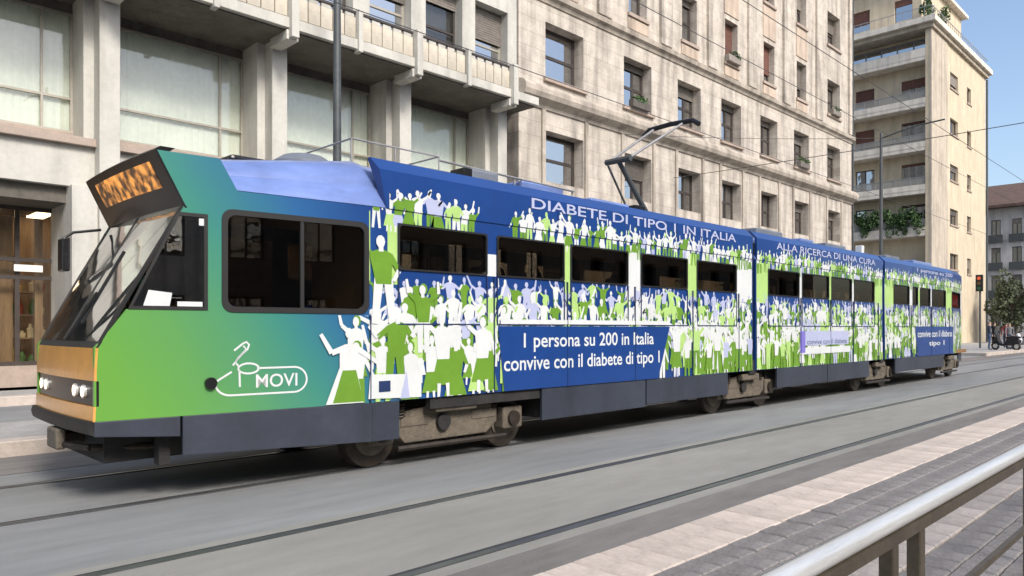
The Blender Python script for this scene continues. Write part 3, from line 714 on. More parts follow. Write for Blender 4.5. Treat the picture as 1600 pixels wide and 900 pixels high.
# front: nose, bumper, light band, windscreen, sign, all slightly bowed
def bow(t): return -.035 * (1 - t * t)
def front(name, prof, m, t0=-1, t1=1, n=10, d=0., thick=.04, parent=None, smooth=True):
    """strip across the nose: prof = [(x,z),...], t across the width"""
    b = MB(); k = len(prof)
    for lay in (0, 1):
        for i in range(n + 1):
            t = t0 + (t1 - t0) * i / n
            for x, z in prof:
                hw = HW - taper(x)
                b.v.append((x + bow(t) - d + lay * thick, TC + t * (hw + .002), z))
    N = (n + 1) * k
    for i in range(n):
        for j in range(k - 1):
            a = i * k + j; b.f += [(a, a + 1, a + k + 1, a + k), (N + a, N + a + k, N + a + k + 1, N + a + 1)]; b.m += [0, 0]
        for j in (0, k - 1):
            a = i * k + j; b.f.append((a, a + k, N + a + k, N + a)); b.m.append(0)
    for i in (0, n):
        for j in range(k - 1):
            a = i * k + j; b.f.append((a, a + 1, N + a + 1, N + a)); b.m.append(0)
    return b.build(name, m, parent or tram, smooth=smooth)
front('nose_panel', [(1.75, 1.04), (1.75, 1.12), (1.76, 1.3)], M['orange'])
front('light_band', [(1.765, .84), (1.765, 1.038)], M['black'])
front('nose_panel', [(1.74, .72), (1.745, .838)], M['orange'])
front('bumper', [(1.80, .60), (1.715, .62), (1.70, .68), (1.715, .725), (1.76, .726)], M['rubber'], thick=.1)
front('windscreen_sill', [(1.76, 1.301), (1.79, 1.35)], M['rubber'])
ws = front('windscreen', [(1.79, 1.352), (2.10, 1.93), (2.405, 2.49)], M['frontglass'], -.96, .96, thick=.008)
for t in (-1, .96): front('windscreen_pillar', [(1.775, 1.33), (2.08, 1.91), (2.395, 2.49)], M['rubber'], t, t + .04, n=1, thick=.03)
front('windscreen_bar', [(1.79, 1.36), (2.10, 1.935), (2.40, 2.485)], M['rubber'], -.015, .015, n=1, d=.003, thick=.03)
q = MB(); q.tube([(1.70, 7.0, 1.36), (1.86, 6.72, 1.75)], .012, 6); q.tube([(1.78, 6.85, 1.50), (2.05, 6.66, 2.1)], .014, 6)
q.build('wiper', M['rubber'], tram)
sg_ = front('destination_sign', [(2.42, 2.47), (2.40, 2.50), (2.185, 2.925), (2.23, 2.96)], M['black'], -1.0, 1.0, n=8, d=.004, thick=.12)
def led_mat():
    m = bpy.data.materials.new('led_display'); m.use_nodes = True; t = m.node_tree; L = t.links; p = t.nodes['Principled BSDF']
    tc = t.nodes.new('ShaderNodeTexCoord'); n = t.nodes.new('ShaderNodeTexNoise'); n.inputs['Scale'].default_value = 9; n.inputs['Detail'].default_value = 2
    L.new(tc.outputs['Object'], n.inputs[0]); cr = t.nodes.new('ShaderNodeValToRGB'); e = cr.color_ramp.elements
    e[0].position = .40; e[0].color = S(70, 50, 36); e[1].position = .66; e[1].color = S(240, 160, 78); L.new(n.outputs[0], cr.inputs[0])
    L.new(cr.outputs[0], p.inputs['Base Color']); L.new(cr.outputs[0], p.inputs['Emission Color']); p.inputs['Emission Strength'].default_value = .55; p.inputs['Roughness'].default_value = .35
    return m
M['led'] = led_mat()
front('display', [(2.325, 2.65), (2.222, 2.855)], M['led'], -.80, .72, n=6, d=.012, thick=.01, parent=sg_)
# headlights
for t in (-.72, -.5, .5, .72):
    hw = HW - taper(1.76); x = 1.757 + bow(t); y = TC + t * hw
    h = MB().disc((x + .016, y, .945), (1, 0, 0), .055, .05).build('headlight', M['steel'], tram)
    MB().disc((x - .006, y, .945), (1, 0, 0), .042, .012).build('lens', M['head'], h)
# mirrors
for s in (-1, 1):
    if s < 0: continue
    y = TC + s * 1.06
    mr_ = MB().tube([(2.33, TC + s * .98, 2.46), (2.1, y, 2.42), (2.02, y, 2.36)], .015, 6).build('side_mirror', M['rubber'], tram)
    MB().box(1.98, 2.05, y - .1, y + .1, 2.02, 2.36).build('mirror_head', M['black'], mr_, bevel=.02)
MB().disc((2.62, W(2.62, YS) - .012, .985), (0, 1, 0), .05, .04).build('side_marker', M['black'], tram)
# rear end
b = MB(); b.box(25.95, 26.02, TC - .95, TC + .95, .73, 2.74); b.build('rear_wall', M['wrap'], tram, bevel=.01)
MB().box(25.9, 26.2, TC - .9, TC + .9, .62, .76).build('bumper', M['rubber'], tram, bevel=.02)
for s in (-1, 1): MB().box(26.02, 26.05, TC + s * .72 - .1, TC + s * .72 + .1, .95, 1.1).build('tail_light', M['redl'], tram)
# articulation bellows: ribbed rubber hoops
for xa, xb in ((12.01, 12.14), (18.41, 18.54)):
    b = MB(); n = 9
    for i in range(n):
        x = xa + (xb - xa) * i / (n - 1); ins = .03 + (.05 if i % 2 else 0)
        b.v += [(x, YS + ins, .76), (x, YS + ins, 2.98 - ins), (x, YS + .2, 3.06 - ins), (x, 2 * TC - YS - .2, 3.06 - ins), (x, 2 * TC - YS - ins, 2.98 - ins), (x, 2 * TC - YS - ins, .76)]
    for i in range(n - 1):
        for k in range(6): b.f.append((i * 6 + k, i * 6 + (k + 1) % 6, (i + 1) * 6 + (k + 1) % 6, (i + 1) * 6 + k)); b.m.append(0)
    b.build('bellows', M['rubber'], tram)
    MB().box(xa - .06, xb + .06, YS + .02, YS + .12, .66, .9).build('joint_block', M['under'], tram)
# skirts and underframe
def skirt(pts):
    for side in (0, 1): MB().prism(pts, PS(side), -.006, .03).build('skirt', M['skirt'], tram, bevel=.004)
skirt([(1.75, .6), (2.38, .55), (2.38, .718), (1.75, .718)])
skirt([(2.4, .39), (4.15, .335), (4.15, .718), (2.4, .718)])
skirt([(4.152, .335), (4.48, .33), (4.48, .718), (4.152, .718)])
skirt([(6.62, .33), (8.8, .33), (8.8, .718), (6.62, .718)]); skirt([(8.83, .36), (11.15, .36), (11.15, .718), (8.83, .718)])
skirt([(12.95, .36), (15.2, .36), (15.2, .718), (12.95, .718)]); skirt([(15.23, .36), (17.55, .36), (17.55, .718), (15.23, .718)])
skirt([(19.3, .38), (23.3, .38), (23.3, .718), (19.3, .718)]); skirt([(25.3, .45), (26, .45), (26, .718), (25.3, .718)])
for xa, xb, ya in ((1.9, 4.2, .5), (4.2, 6.7, .75), (6.7, 11.2, .15), (11.2, 12.9, .75), (12.9, 17.6, .15), (17.6, 19.25, .75), (19.25, 23.2, .2), (23.2, 25.9, .8)):
    MB().box(xa, xb, YS + ya + .05, 2 * TC - YS - ya - .05, .34, .714).build('underframe', M['under'], tram)
for (x0, x1) in cars:
    MB().box(x0 + .15, x1 - .1, TC - .86 if x0 < 3 else YS + .06, TC + .86 if x0 < 3 else 2 * TC - YS - .06, .72, .82).build('floor', M['wood2'], tram)
    MB().box(x0 + (1.0 if x0 < 3 else .1), x1 - .1, TC - .85, TC + .85, 2.64, 2.67).build('ceiling', M['cream'], tram)
    MB().box(x0 + 2.6 if x0 < 3 else x0 + .1, x1 - .1, YS + .3, YS + .34, 2.4, 2.62).build('advert_rail', M['cream'], tram)
MB().box(4.22, 4.28, TC - 1.05, TC + .1, .82, 2.62).build('cab_partition', M['cream'], tram)
MB().box(3.55, 4.2, 8.30, 8.34, .82, 2.5).build('door_panel', M['cream'], tram)
MB().box(1.95, 2.3, TC - .75, TC + .75, .83, 1.32).build('dashboard', M['black'], tram)
sm_ = MB().box(-.22, .22, -.2, .2, 0, .42); sm_.box(.17, .23, -.2, .2, .42, .95); sme = sm_.mesh('seat', M['wood2'])
for (x0, x1) in cars:
    x = x0 + (3.2 if x0 < 3 else .6)
    while x < x1 - .5:
        put('seat', sme, (x, 6.62, .82), tram); put('seat', sme, (x, 7.95, .82), tram); x += .85
    for k in range(3):
        xx = x0 + (x1 - x0) * (.35 + .27 * k); MB().tube([(xx, 6.75, .82), (xx, 6.75, 2.64)], .022, 8).build('grab_pole', M['pole_y'], tram)
MB().tube([(2.62, 7.9, .85), (2.62, 7.9, 1.3)], [.2, .22], 10).box(2.78, 2.88, 7.65, 8.1, 1.3, 1.9).build('driver_seat', M['black'], tram)
# bogies
def bogie(x, wb=1.9, open_=True):
    b = MB()
    b.prism([(x - .62, .24), (x + .55, .24), (x + .72, .36), (x + .72, .56), (x + .3, .62), (x - .3, .62), (x - .72, .56), (x - .72, .34)], lambda u, v, d: (u, YS + .17 + d, v), 0, .12)
    fr = b.build('bogie', M['bogie'], tram, bevel=.012)
    for s in (-1, 1):
        xx = x + s * wb / 2
        MB().box(xx - .16, xx + .16, YS + .13, YS + .3, .26, .52).build('axle_box', M['bogie'], fr, bevel=.02)
        MB().disc((xx, YS + .12, .38), (0, 1, 0), .09, .05).build('axle_cap', M['wheel'], fr)
        MB().box(xx - s * .45 - .18, xx - s * .45 + .18, YS + .16, YS + .28, .42, .52).build('frame_arm', M['bogie'], fr)
        sp = MB()
        pts = [(xx - s * .28 + .05 * math.cos(t * .8), YS + .2 + .05 * math.sin(t * .8), .5 + t * .0042) for t in range(40)]
        sp.tube(pts, .012, 5).build('spring', M['wheel'], fr)
        for yw in (6.5, 8.05):
            ww = MB().tube([(xx, yw - .05, .335), (xx, yw - .02, .335), (xx, yw + .02, .335), (xx, yw + .05, .335)], [.315, .33, .33, .345], 28).build('wheel', M['wheel'], tram, smooth=True)
            MB().disc((xx, yw - .055, .335), (0, 1, 0), .2, .03).build('hub', M['bogie'], ww)
        MB().tube([(xx, 6.5, .335), (xx, 8.05, .335)], .07, 10).build('axle', M['under'], fr)
    MB().box(x - .3, x + .3, YS + .05, YS + .16, .55, .66).build('bolster', M['bogie'], fr, bevel=.02)
    MB().tube([(x - .75, YS + .13, .2), (x + .8, YS + .13, .19)], .03, 6).build('brake_shoe', M['wheel'], fr)
    MB().disc((x - .12, YS + .15, .43), (0, 1, 0), .09, .06).build('damper', M['under'], fr)
    return fr
for x in (5.3, 12.07, 18.47, 24.3): bogie(x, 1.9 if x < 8 else 1.7)
MB().box(4.9, 6.6, YS + .02, YS + .1, .60, .718).build('body_sill', M['under'], tram)
# lifeguard and coupler under the nose
for y in (6.5, 7.95): MB().box(2.27, 2.36, y, y + .12, .3, .62).build('lifeguard', M['under'], tram)
MB().tube([(1.82, 6.75, .47), (1.7, 7.3, .46), (1.82, 7.9, .47)], .03, 8).tube([(1.82, 6.75, .47), (2.35, 6.65, .44)], .03, 8).tube([(1.82, 7.9, .47), (2.35, 8.0, .44)], .03, 8).build('guard_rail', M['wheel'], tram)
cp = MB().box(1.72, 2.5, 7.22, 7.38, .46, .56).build('coupler', M['wheel'], tram, bevel=.02)
MB().box(1.66, 1.74, 7.15, 7.45, .42, .6).build('coupler_head', M['bogie'], cp, bevel=.02)
# roof gear
def rbox(x0, x1, y0, y1, z1, m, bv=.03): return MB().box(x0, x1, y0, y1, 3.06, z1).build('roof_box', M[m], tram, bevel=bv)
MB().box(3.2, 3.8, 7.2, 7.8, 3.0, 3.21).build('roof_box', M['black'], tram, bevel=.04)
MB().tube([(4.05, 7.3, 3.05), (4.05, 7.3, 3.24), (4.05, 7.3, 3.32), (4.05, 7.3, 3.36)], [.36, .34, .22, .02], 18).build('roof_dome', M['deck'], tram, smooth=True)
rbox(4.9, 5.5, 6.6, 7.4, 3.28, 'deck'); rbox(5.75, 6.2, 6.45, 7.3, 3.34, 'deck'); rbox(6.6, 7.4, 6.45, 7.8, 3.32, 'roofp'); rbox(7.9, 8.8, 6.4, 7.6, 3.26, 'roofp')
rbox(5.55, 5.68, 6.35, 6.6, 3.3, 'black', .01); rbox(8.95, 9.2, 6.4, 6.8, 3.28, 'black', .01)
rbox(12.9, 14.0, 6.5, 7.8, 3.34, 'deck'); rbox(14.6, 15.2, 6.4, 7.4, 3.28, 'roofp'); rbox(16.1, 17.2, 6.5, 7.8, 3.32, 'deck'); rbox(19.8, 20.8, 6.5, 7.8, 3.32, 'deck'); rbox(21.6, 23.2, 6.4, 7.9, 3.3, 'roofp')
rbox(17.6, 17.75, 6.3, 6.45, 3.36, 'pwhite', .01)
q = MB()
rl = [(4.15, 6.5), (5.3, 6.5), (5.3, 8.1), (4.15, 8.1), (4.15, 6.5)]
q.tube([(x, y, 3.40) for x, y in rl], .010, 6)
for x, y in rl[:4] + [(4.7, 6.5), (4.7, 8.1)]: q.tube([(x, y, 3.06), (x, y, 3.40)], .009, 6)
q.build('roof_guard_rail', M['railing'], tram)
q = MB().tube([(5.3, 6.5, 3.36), (7.6, 6.45, 3.3)], .014, 6)
for x in (5.9, 6.5, 7.1, 7.6): q.tube([(x, 6.48, 3.06), (x, 6.48, 3.33)], .01, 6)
q.build('roof_cable_rail', M['railing'], tram)
# pantograph
pb = MB().box(10.0, 11.2, 6.8, 7.8, 3.12, 3.18).build('pantograph', M['pole'], tram)
for x in (10.1, 11.1):
    for y in (6.9, 7.7): MB().tube([(x, y, 3.05), (x, y, 3.12)], .05, 8).build('insulator', M['pot'], pb)
MB().tube([(10.75, 7.3, 3.2), (9.72, 7.3, 4.2)], [.05, .04], 8).build('lower_arm', M['pole'], pb)
MB().tube([(10.35, 7.42, 3.2), (9.6, 7.42, 4.12)], .02, 6).build('control_rod', M['pole'], pb)
MB().tube([(9.72, 7.05, 4.2), (9.72, 7.55, 4.2)], .05, 8).build('knee', M['pole'], pb)
for s in (-1, 1): MB().tube([(9.72, 7.3 + s * .2, 4.2), (11.15, 7.3 + s * .3, 5.02)], .022, 6).build('upper_arm', M['railing'], pb)
MB().tube([(11.25, 6.72, 4.98), (11.25, 6.85, 5.07), (11.25, 7.3, 5.09), (11.25, 7.75, 5.07), (11.25, 7.88, 4.98)], .045, 8).build('collector_head', M['black'], pb)

# ------------------------------------------------------------------ printed crowd and lettering on the tram side
PCOL = ['pwhite', 'pgreen', 'pblue', 'pdark', 'pgreen2', 'plilac']
def clip(poly, r):
    x0, x1, z0, z1 = r
    for ax, lim, sg2 in ((0, x0, 1), (0, x1, -1), (1, z0, 1), (1, z1, -1)):
        o = []
        for i in range(len(poly)):
            p, q = poly[i - 1], poly[i]; dp = (p[ax] - lim) * sg2; dq = (q[ax] - lim) * sg2
            if dp >= 0: o.append(p)
            if (dp >= 0) != (dq >= 0):
                t = dp / (dp - dq); o.append((p[0] + (q[0] - p[0]) * t, p[1] + (q[1] - p[1]) * t))
        poly = o
        if len(poly) < 3: return []
    return poly
def seg(a, c, w0, w1):
    dx, dz = c[0] - a[0], c[1] - a[1]; l = math.hypot(dx, dz) or 1; nx, nz = -dz / l, dx / l
    return [(a[0] + nx * w0, a[1] + nz * w0), (a[0] - nx * w0, a[1] - nz * w0), (c[0] - nx * w1, c[1] - nz * w1), (c[0] + nx * w1, c[1] + nz * w1)]
def ell(cx_, cz, rx, rz, n=9): return [(cx_ + rx * math.cos(2 * math.pi * i / n), cz + rz * math.sin(2 * math.pi * i / n)) for i in range(n)]
def figure(x, z, h, pal):
    """flat standing figure: list of (outline, colour) back to front; unit figure is h tall"""
    r = rng.random; sk, top, bot, hair = pal; wv = .8 + .35 * r(); P = []
    def T(pts): return [(x + px_ * h * wv, z + pz * h) for px_, pz in pts]
    lean = r() * .08 - .04
    def arm(s):
        k = r(); sh = (s * .12 + lean, .76)
        if k < .35: el, ha = (s * (.24 + .05 * r()), .86), (s * (.26 + .12 * r()), 1.02 + .1 * r())
        elif k < .7: el, ha = (s * .2, .6), (s * (.1 + .2 * r()), .48)
        else: el, ha = (s * .24, .66), (s * (.3 + .1 * r()), .78)
        return [(T(seg(sh, el, .035, .03)), top), (T(seg(el, ha, .03, .022)), sk)]
    P += arm(-1)
    if r() < .4: P.append((T([(-.10, .46), (.10, .46), (.2, .14), (-.2, .14)]), bot)); P += [(T(seg((s * .07, .16), (s * .08, 0), .03, .022)), sk) for s in (-1, 1)]
    else:
        sp = .05 + .08 * r(); P += [(T(seg((s * .06, .5), (s * sp, 0), .06, .04)), bot) for s in (-1, 1)]
    P.append((T([(-.10, .44), (.10, .44), (.15 + lean, .78), (.05 + lean, .82), (-.05 + lean, .82), (-.15 + lean, .78)]), top))
    P += arm(1)
    P.append((T(seg((lean, .8), (lean, .86), .03, .03)), sk))
    if hair is not None: P.append((T(ell(lean + .012, .925, .075, .085)), hair))
    P.append((T(ell(lean - .006, .91, .058, .072)), sk))
    return P
pals = [(0, 1, 1, None), (0, 0, 1, 1), (0, 1, 1, 0), (0, 0, 1, None), (0, 1, 0, None), (0, 0, 0, None), (0, 1, 1, None), (0, 0, 1, 1), (0, 1, 5, 0), (4, 0, 1, None), (0, 5, 1, None), (0, 0, 4, 3), (4, 4, 1, None), (0, 4, 0, None), (0, 4, 4, None), (0, 0, 4, None)]
filmpals = [(5, 5, 5, None), (5, 0, 1, None), (0, 5, 1, None), (5, 1, 1, None), (5, 4, 4, None)]
def crowd(ci):
    x0, x1 = cars[ci]; x0 = max(x0, 3.5) + (.03 if ci else 0); x1 -= .03
    ws_ = wins[ci]; xl = 4.12 if ci == 0 else x0
    cells = [(xl, x1, .725, WZ0 - .014), (xl, x1, WZ1 + .014, 2.66)]
    if ci == 0: cells.append((3.45, 4.12, .725, 1.58))
    e = [xl] + [v for a, c in ws_ for v in (a - .014, c + .014)] + [x1]
    cells += [(e[i], e[i + 1], WZ0 - .014, WZ1 + .014) for i in range(0, len(e), 2)]
    fair = (max(xl, 4.35), x1 - .02, 2.66, 2.93)
    b = MB(); P = PS(0); layer = [0]
    def lay(plist, off):
        for k, (pl, c) in enumerate(plist):
            for ce, dz in [(q, 0) for q in cells] + [(fair, .012)]:
                pp = clip(pl, ce)
                if pp: b.poly([P(u, v, -(.0008 + off + .0001 * k) - dz) for u, v in pp], c)
    # film-blue behind the heads, between the rows
    lay([([(xl, 1.5), (x1, 1.5), (x1, WZ0 - .012), (xl, WZ0 - .012)], 2)], 0)
    lay([([(xl, .725), (x1, .725), (x1, 1.49), (xl, 1.49)], 1)], 0)
    for i in range(0, len(e), 2):
        if ci == 0 and i == 2: lay([([(e[i], 2.05), (e[i + 1], 2.05), (e[i + 1], 2.3), (e[i], 2.3)], 0)], 0)
        else: lay([([(e[i], 1.9), (e[i + 1], 1.9), (e[i + 1], WZ1 + .1), (e[i], WZ1 + .1)], 0 if i % 4 else 4)], .0004)
    rows_ = [(2.44, .42, .13, 0), (1.58, .44, .18, 3), (1.30, .56, .19, 1), (1.06, .58, .21, 1), (.84, .62, .24, 1), (.66, .68, .29, 1)]
    for ri, (zb, h, spc, rag) in enumerate(rows_):
        off = .001 + .0021 * ri; x = x0 + .05 if not (ci == 0 and ri < 4) else 4.2
        if ci == 0: x = max(x, 4.15 if zb > .9 else 3.98)
        while x < x1 - .05:
            hh = h * rng.uniform(.85, 1.12); zz = zb + rng.uniform(-.05, .05) * (1 if rag else .4)
            if ri == 0 and 5.55 < x < 6.05 and ci == 0: x += spc; continue
            lay(figure(x, zz, hh, rng.choice(filmpals if ri == 1 else pals)), off + .0001 * rng.randrange(0, 4)); x += spc * rng.uniform(.75, 1.3)
    if ci == 0:
        # bigger figures at the head of the crowd
        for (x, z, h, pal) in ((4.42, .74, .95, (0, 1, 1, None)), (5.05, .72, .92, (0, 0, 1, None)), (5.62, .74, .86, (0, 0, 1, 1)), (4.78, 1.2, .72, (0, 1, 0, 1)), (4.28, 1.5, .9, (0, 1, 0, None)), (9.6, .74, .82, (0, 0, 1, None)), (10.15, .74, .84, (0, 4, 1, None)), (10.8, .74, .8, (0, 0, 1, None)), (11.5, .74, .84, (0, 0, 1, None))):
            lay(figure(x, z, h, pal), .0145 + .0003 * rng.randrange(4))
        lady = [([(3.66, 1.22), (3.74, 1.10), (3.90, 1.22), (3.88, 1.26), (3.75, 1.16), (3.69, 1.24)], 0)]
        lady = [(seg((3.61, 1.40), (3.72, 1.22), .018, .026), 0), (seg((3.72, 1.22), (3.86, 1.27), .026, .03), 0), (seg((3.95, 1.28), (4.2, 1.12), .03, .02), 0),
                ([(3.80, 1.08), (3.97, 1.08), (4.05, .73), (3.66, .73)], 0), ([(3.83, 1.05), (3.97, 1.05), (4.05, .74), (3.73, .74)], 1),
                ([(3.80, 1.07), (3.97, 1.07), (4.0, 1.27), (3.92, 1.31), (3.85, 1.3), (3.80, 1.26)], 0), (seg((3.9, 1.3), (3.9, 1.36), .018, .018), 0), (ell(3.895, 1.41, .038, .052), 0)]
        lay(lady, .017)
        # white boxes and navy accents at the bottom
        lay([([(4.1, .76), (4.75, .74), (4.75, .98), (4.12, 1.0)], 0), ([(4.22, .82), (4.36, .82), (4.36, .93), (4.22, .93)], 3), ([(4.48, .74), (4.6, .74), (4.56, 1.02)], 5)], .0185)
    me = b.mesh('crowd_print', [M[k] for k in PCOL], ORG[tram], recalc=False)
    o = bpy.data.objects.new('crowd_print', me); COL.objects.link(o); o.parent = tram; ORG[o] = ORG[tram]
    tag(o, 'printed crowd of white and green figures')
for ci in range(3): crowd(ci)

def panel(name, pts, m, off=.021, parent=tram):
    return MB().prism(pts, PS(0), -off, -off + .004).build(name, m, parent)
def lettering(name, s, x0, x1, z0, z1, off, m, parent=tram, bold=.0, slant=0):
    c = bpy.data.curves.new('t', 'FONT'); c.body = s; c.offset = bold; c.resolution_u = 4
    o = bpy.data.objects.new('t', c); COL.objects.link(o)
    dg = bpy.context.evaluated_depsgraph_get(); me = bpy.data.meshes.new_from_object(o.evaluated_get(dg))
    bpy.data.objects.remove(o); bpy.data.curves.remove(c)
    vs = [v.co.copy() for v in me.vertices]
    ax, bx_ = min(v.x for v in vs), max(v.x for v in vs); az, bz = min(v.y for v in vs), max(v.y for v in vs)
    # cut into words at the widest gaps
    spans = sorted((min(vs[i].x for i in p.vertices), max(vs[i].x for i in p.vertices)) for p in me.polygons)
    gaps = []; e = spans[0][1]
    for a, c2 in spans:
        if a > e: gaps.append((a - e, (a + e) / 2))
        e = max(e, c2)
    cuts = sorted(g2[1] for g2 in sorted(gaps)[::-1][:len(s.split()) - 1]) + [1e9]
    og = ORG[parent]; P = PS(0); res = None; lo = -1e9
    for cut in cuts:
        idx = {}; V_ = []; F_ = []
        for p in me.polygons:
            if not lo < sum(vs[i].x for i in p.vertices) / len(p.vertices) < cut: continue
            f_ = []
            for i in p.vertices:
                if i not in idx:
                    idx[i] = len(V_); u = x0 + (vs[i].x - ax) / (bx_ - ax) * (x1 - x0); zz = z0 + (vs[i].y - az) / (bz - az) * (z1 - z0)
                    q = P(u, zz, -off); V_.append((q[0] - og[0], q[1] - og[1], q[2] - og[2]))
                f_.append(idx[i])
            F_.append(f_)
        lo = cut
        if not F_: continue
        m2 = bpy.data.meshes.new(name); m2.from_pydata(V_, [], F_); m2.materials.append(m)
        res = bpy.data.objects.new(name, m2); COL.objects.link(res); res.parent = parent; ORG[res] = og
    bpy.data.meshes.remove(me); return res
bp_ = panel('advert_panel', [(5.96, .725), (9.1, .725), (9.4, 1.48), (5.86, 1.48)], M['pblue'])
lettering('lettering', '1 persona su 200 in Italia', 6.28, 8.98, 1.17, 1.40, .0225, M['pwhite'], bp_, .012)
lettering('lettering', 'convive con il diabete di tipo 1', 5.95, 9.13, .90, 1.13, .0225, M['pwhite'], bp_, .012)
panel('advert_strip', [(5.9, 1.505), (9.38, 1.505), (9.38, 1.56), (5.9, 1.56)], M['pwhite'])
lettering('lettering', 'DIABETE DI TIPO 1 IN ITALIA', 6.42, 11.4, 2.90, 3.03, .0185, M['plilac'], tram, .012)
lettering('lettering', 'ALLA RICERCA DI UNA CURA', 12.9, 17.9, 2.90, 3.03, .0185, M['plilac'], tram, .012)
lettering('lettering', '1 persona su 200', 20.9, 24.1, 2.90, 3.03, .0185, M['plilac'], tram, .018)
p2 = panel('advert_panel', [(13.95, 1.12), (16.3, 1.12), (16.3, 1.4), (13.95, 1.4)], M['plilac'])
MB().prism([(13.9, .98), (14.12, .98), (14.12, 1.4), (13.9, 1.4)], PS(0), -.0225, -.0215).build('advert_mark', mat('print_violet', S(120, 110, 190), .4, nscale=2, namt=.05), p2)
lettering('lettering', 'convive con il diabete', 14.2, 16.2, 1.14, 1.24, .0222, M['pdark'], p2)
panel('advert_strip', [(13.9, .95), (16.4, .95), (16.4, 1.08), (13.9, 1.08)], M['pwhite'])
p3 = panel('advert_panel', [(20.95, .725), (24.18, .725), (24.18, 1.5), (20.75, 1.5)], M['pblue'])
lettering('lettering', 'convive con il diabete', 20.95, 24.05, 1.22, 1.4, .0225, M['pwhite'], p3, .012)
lettering('lettering', 'tipo 1', 21.9, 23.3, .95, 1.12, .0225, M['pwhite'], p3, .012)
# vertical joints between the body panels
for x in (4.125, 5.80, 7.08, 8.53, 10.05, 11.5, 13.94, 15.35, 16.58, 18.1, 20.45, 22.13, 23.8):
    MB().prism([(x - .004, .722), (x + .004, .722), (x + .004, WZ0 - .02 if x > 4.2 else 1.58), (x - .004, WZ0 - .02 if x > 4.2 else 1.58)], PS(0), -.0265, -.001).build('panel_seam', M['pdark'], tram)
for x in (6.9, 9.6, 14.6, 16.4, 20.6, 22.6):
    MB().prism([(x - .004, 2.67), (x + .004, 2.67), (x + .004, 3.04), (x - .004, 3.04)], PS(0), -.0175, -.013).build('panel_seam', M['pdark'], tram)
# logo: long-necked bird standing in a rounded outline, with the name
def strokes(name, paths, wv, off, m):
    b = MB(); P = PS(0)
    for pts in paths:
        n = len(pts); L_ = []; R_ = []
        for i, p in enumerate(pts):
            a = pts[max(0, i - 1)]; c = pts[min(n - 1, i + 1)]; dx, dz = c[0] - a[0], c[1] - a[1]; l = math.hypot(dx, dz) or 1
            L_.append((p[0] - dz / l * wv, p[1] + dx / l * wv)); R_.append((p[0] + dz / l * wv, p[1] - dx / l * wv))
        for i in range(n - 1): b.poly([P(u, v, -off) for u, v in (L_[i], R_[i], R_[i + 1], L_[i + 1])])
    return b.build(name, m, tram, recalc=False)
def arc(cx_, cz, rx, rz, a0, a1, n=14): return [(cx_ + rx * math.cos(R(a0 + (a1 - a0) * i / n)), cz + rz * math.sin(R(a0 + (a1 - a0) * i / n))) for i in range(n + 1)]
out_ = [(2.80, 1.075)] + [(2.66, .99)] + arc(2.79, .985, .13, .115, 200, 270, 8) + arc(3.36, .985, .12, .115, 270, 450, 16) + [(3.02, 1.10)]
lg = strokes('logo', [out_, arc(2.945, 1.10, .09, .045, 180, -180, 18), [(2.865, 1.09), (2.87, .94)],
    [(2.86, 1.12)] + [(2.83, 1.16), (2.88, 1.22), (2.935, 1.27), (2.95, 1.31), (2.925, 1.335), (2.895, 1.32), (2.82, 1.26)], [(2.9, 1.30), (2.925, 1.27), (2.86, 1.2), (2.81, 1.13)]], .0085, .003, M['pwhite'])
lettering('lettering', 'MOVI', 3.01, 3.39, .925, 1.045, .003, M['pwhite'], tram, .01)

# ------------------------------------------------------------------ overhead wires and poles
def pole(x, y, h, label, r=.062):
    t = thing('overhead_line_pole', label, 'pole', (x, y, .15 if y > 9.8 else 0))
    z0 = .15 if y > 9.8 else 0
    MB().tube([(x, y, z0), (x, y, h * .5), (x, y, h)], [r * 1.15, r, r * .75], 12).build('shaft', M['pole'], t, smooth=True)
    MB().tube([(x, y, z0), (x, y, z0 + .5), (x, y, z0 + .56)], [r * 1.7, r * 1.7, r * 1.1], 12).build('base', M['pole'], t)
    MB().tube([(x, y, h - .2), (x, y - 1.2, h + .05), (x, y - 2.2, h + .1)], .03, 6).build('bracket_arm', M['pole'], t)
    return t
pole(6.1, 9.95, 9.4, 'dark slim tram pole rising behind the front of the tram')
pole(30.2, 10.1, 9.0, 'dark slim tram pole standing before the apartment block balconies', .07)
def wire(name, label, pts, r, group=None):
    o = MB().tube(pts, r, 5).build(name, M['wire'], org=pts[0]); tag(o, label, 'wire', group); return o
def sag(p, q, s, n=12): return [(p[0] + (q[0] - p[0]) * i / n, p[1] + (q[1] - p[1]) * i / n, p[2] + (q[2] - p[2]) * i / n - s * 4 * (i / n) * (1 - i / n)) for i in range(n + 1)]
wire('contact_wire', 'contact wire above the track that the tram runs on', sag((-30, 7.3, 5.14), (120, 7.3, 5.14), 0), .006)
wire('contact_wire', 'contact wire above the empty near track', sag((-30, 4.2, 5.3), (120, 4.2, 5.3), 0), .005)
wire('messenger_wire', 'upper carrying wire crossing in front of the stone palazzo windows', sag((-30, 7.3, 6.95), (120, 7.3, 6.95), 0), .007)
wire('span_wire', 'span wire strung across the street from palazzo to the far side', sag((28, 18, 8.1), (28, -14, 8.4), .25), .014)
wire('span_wire', 'span wire from palazzo cornice to the slim pole', sag((30.2, 10.0, 8.8), (24, 18, 9.3), .1), .01)

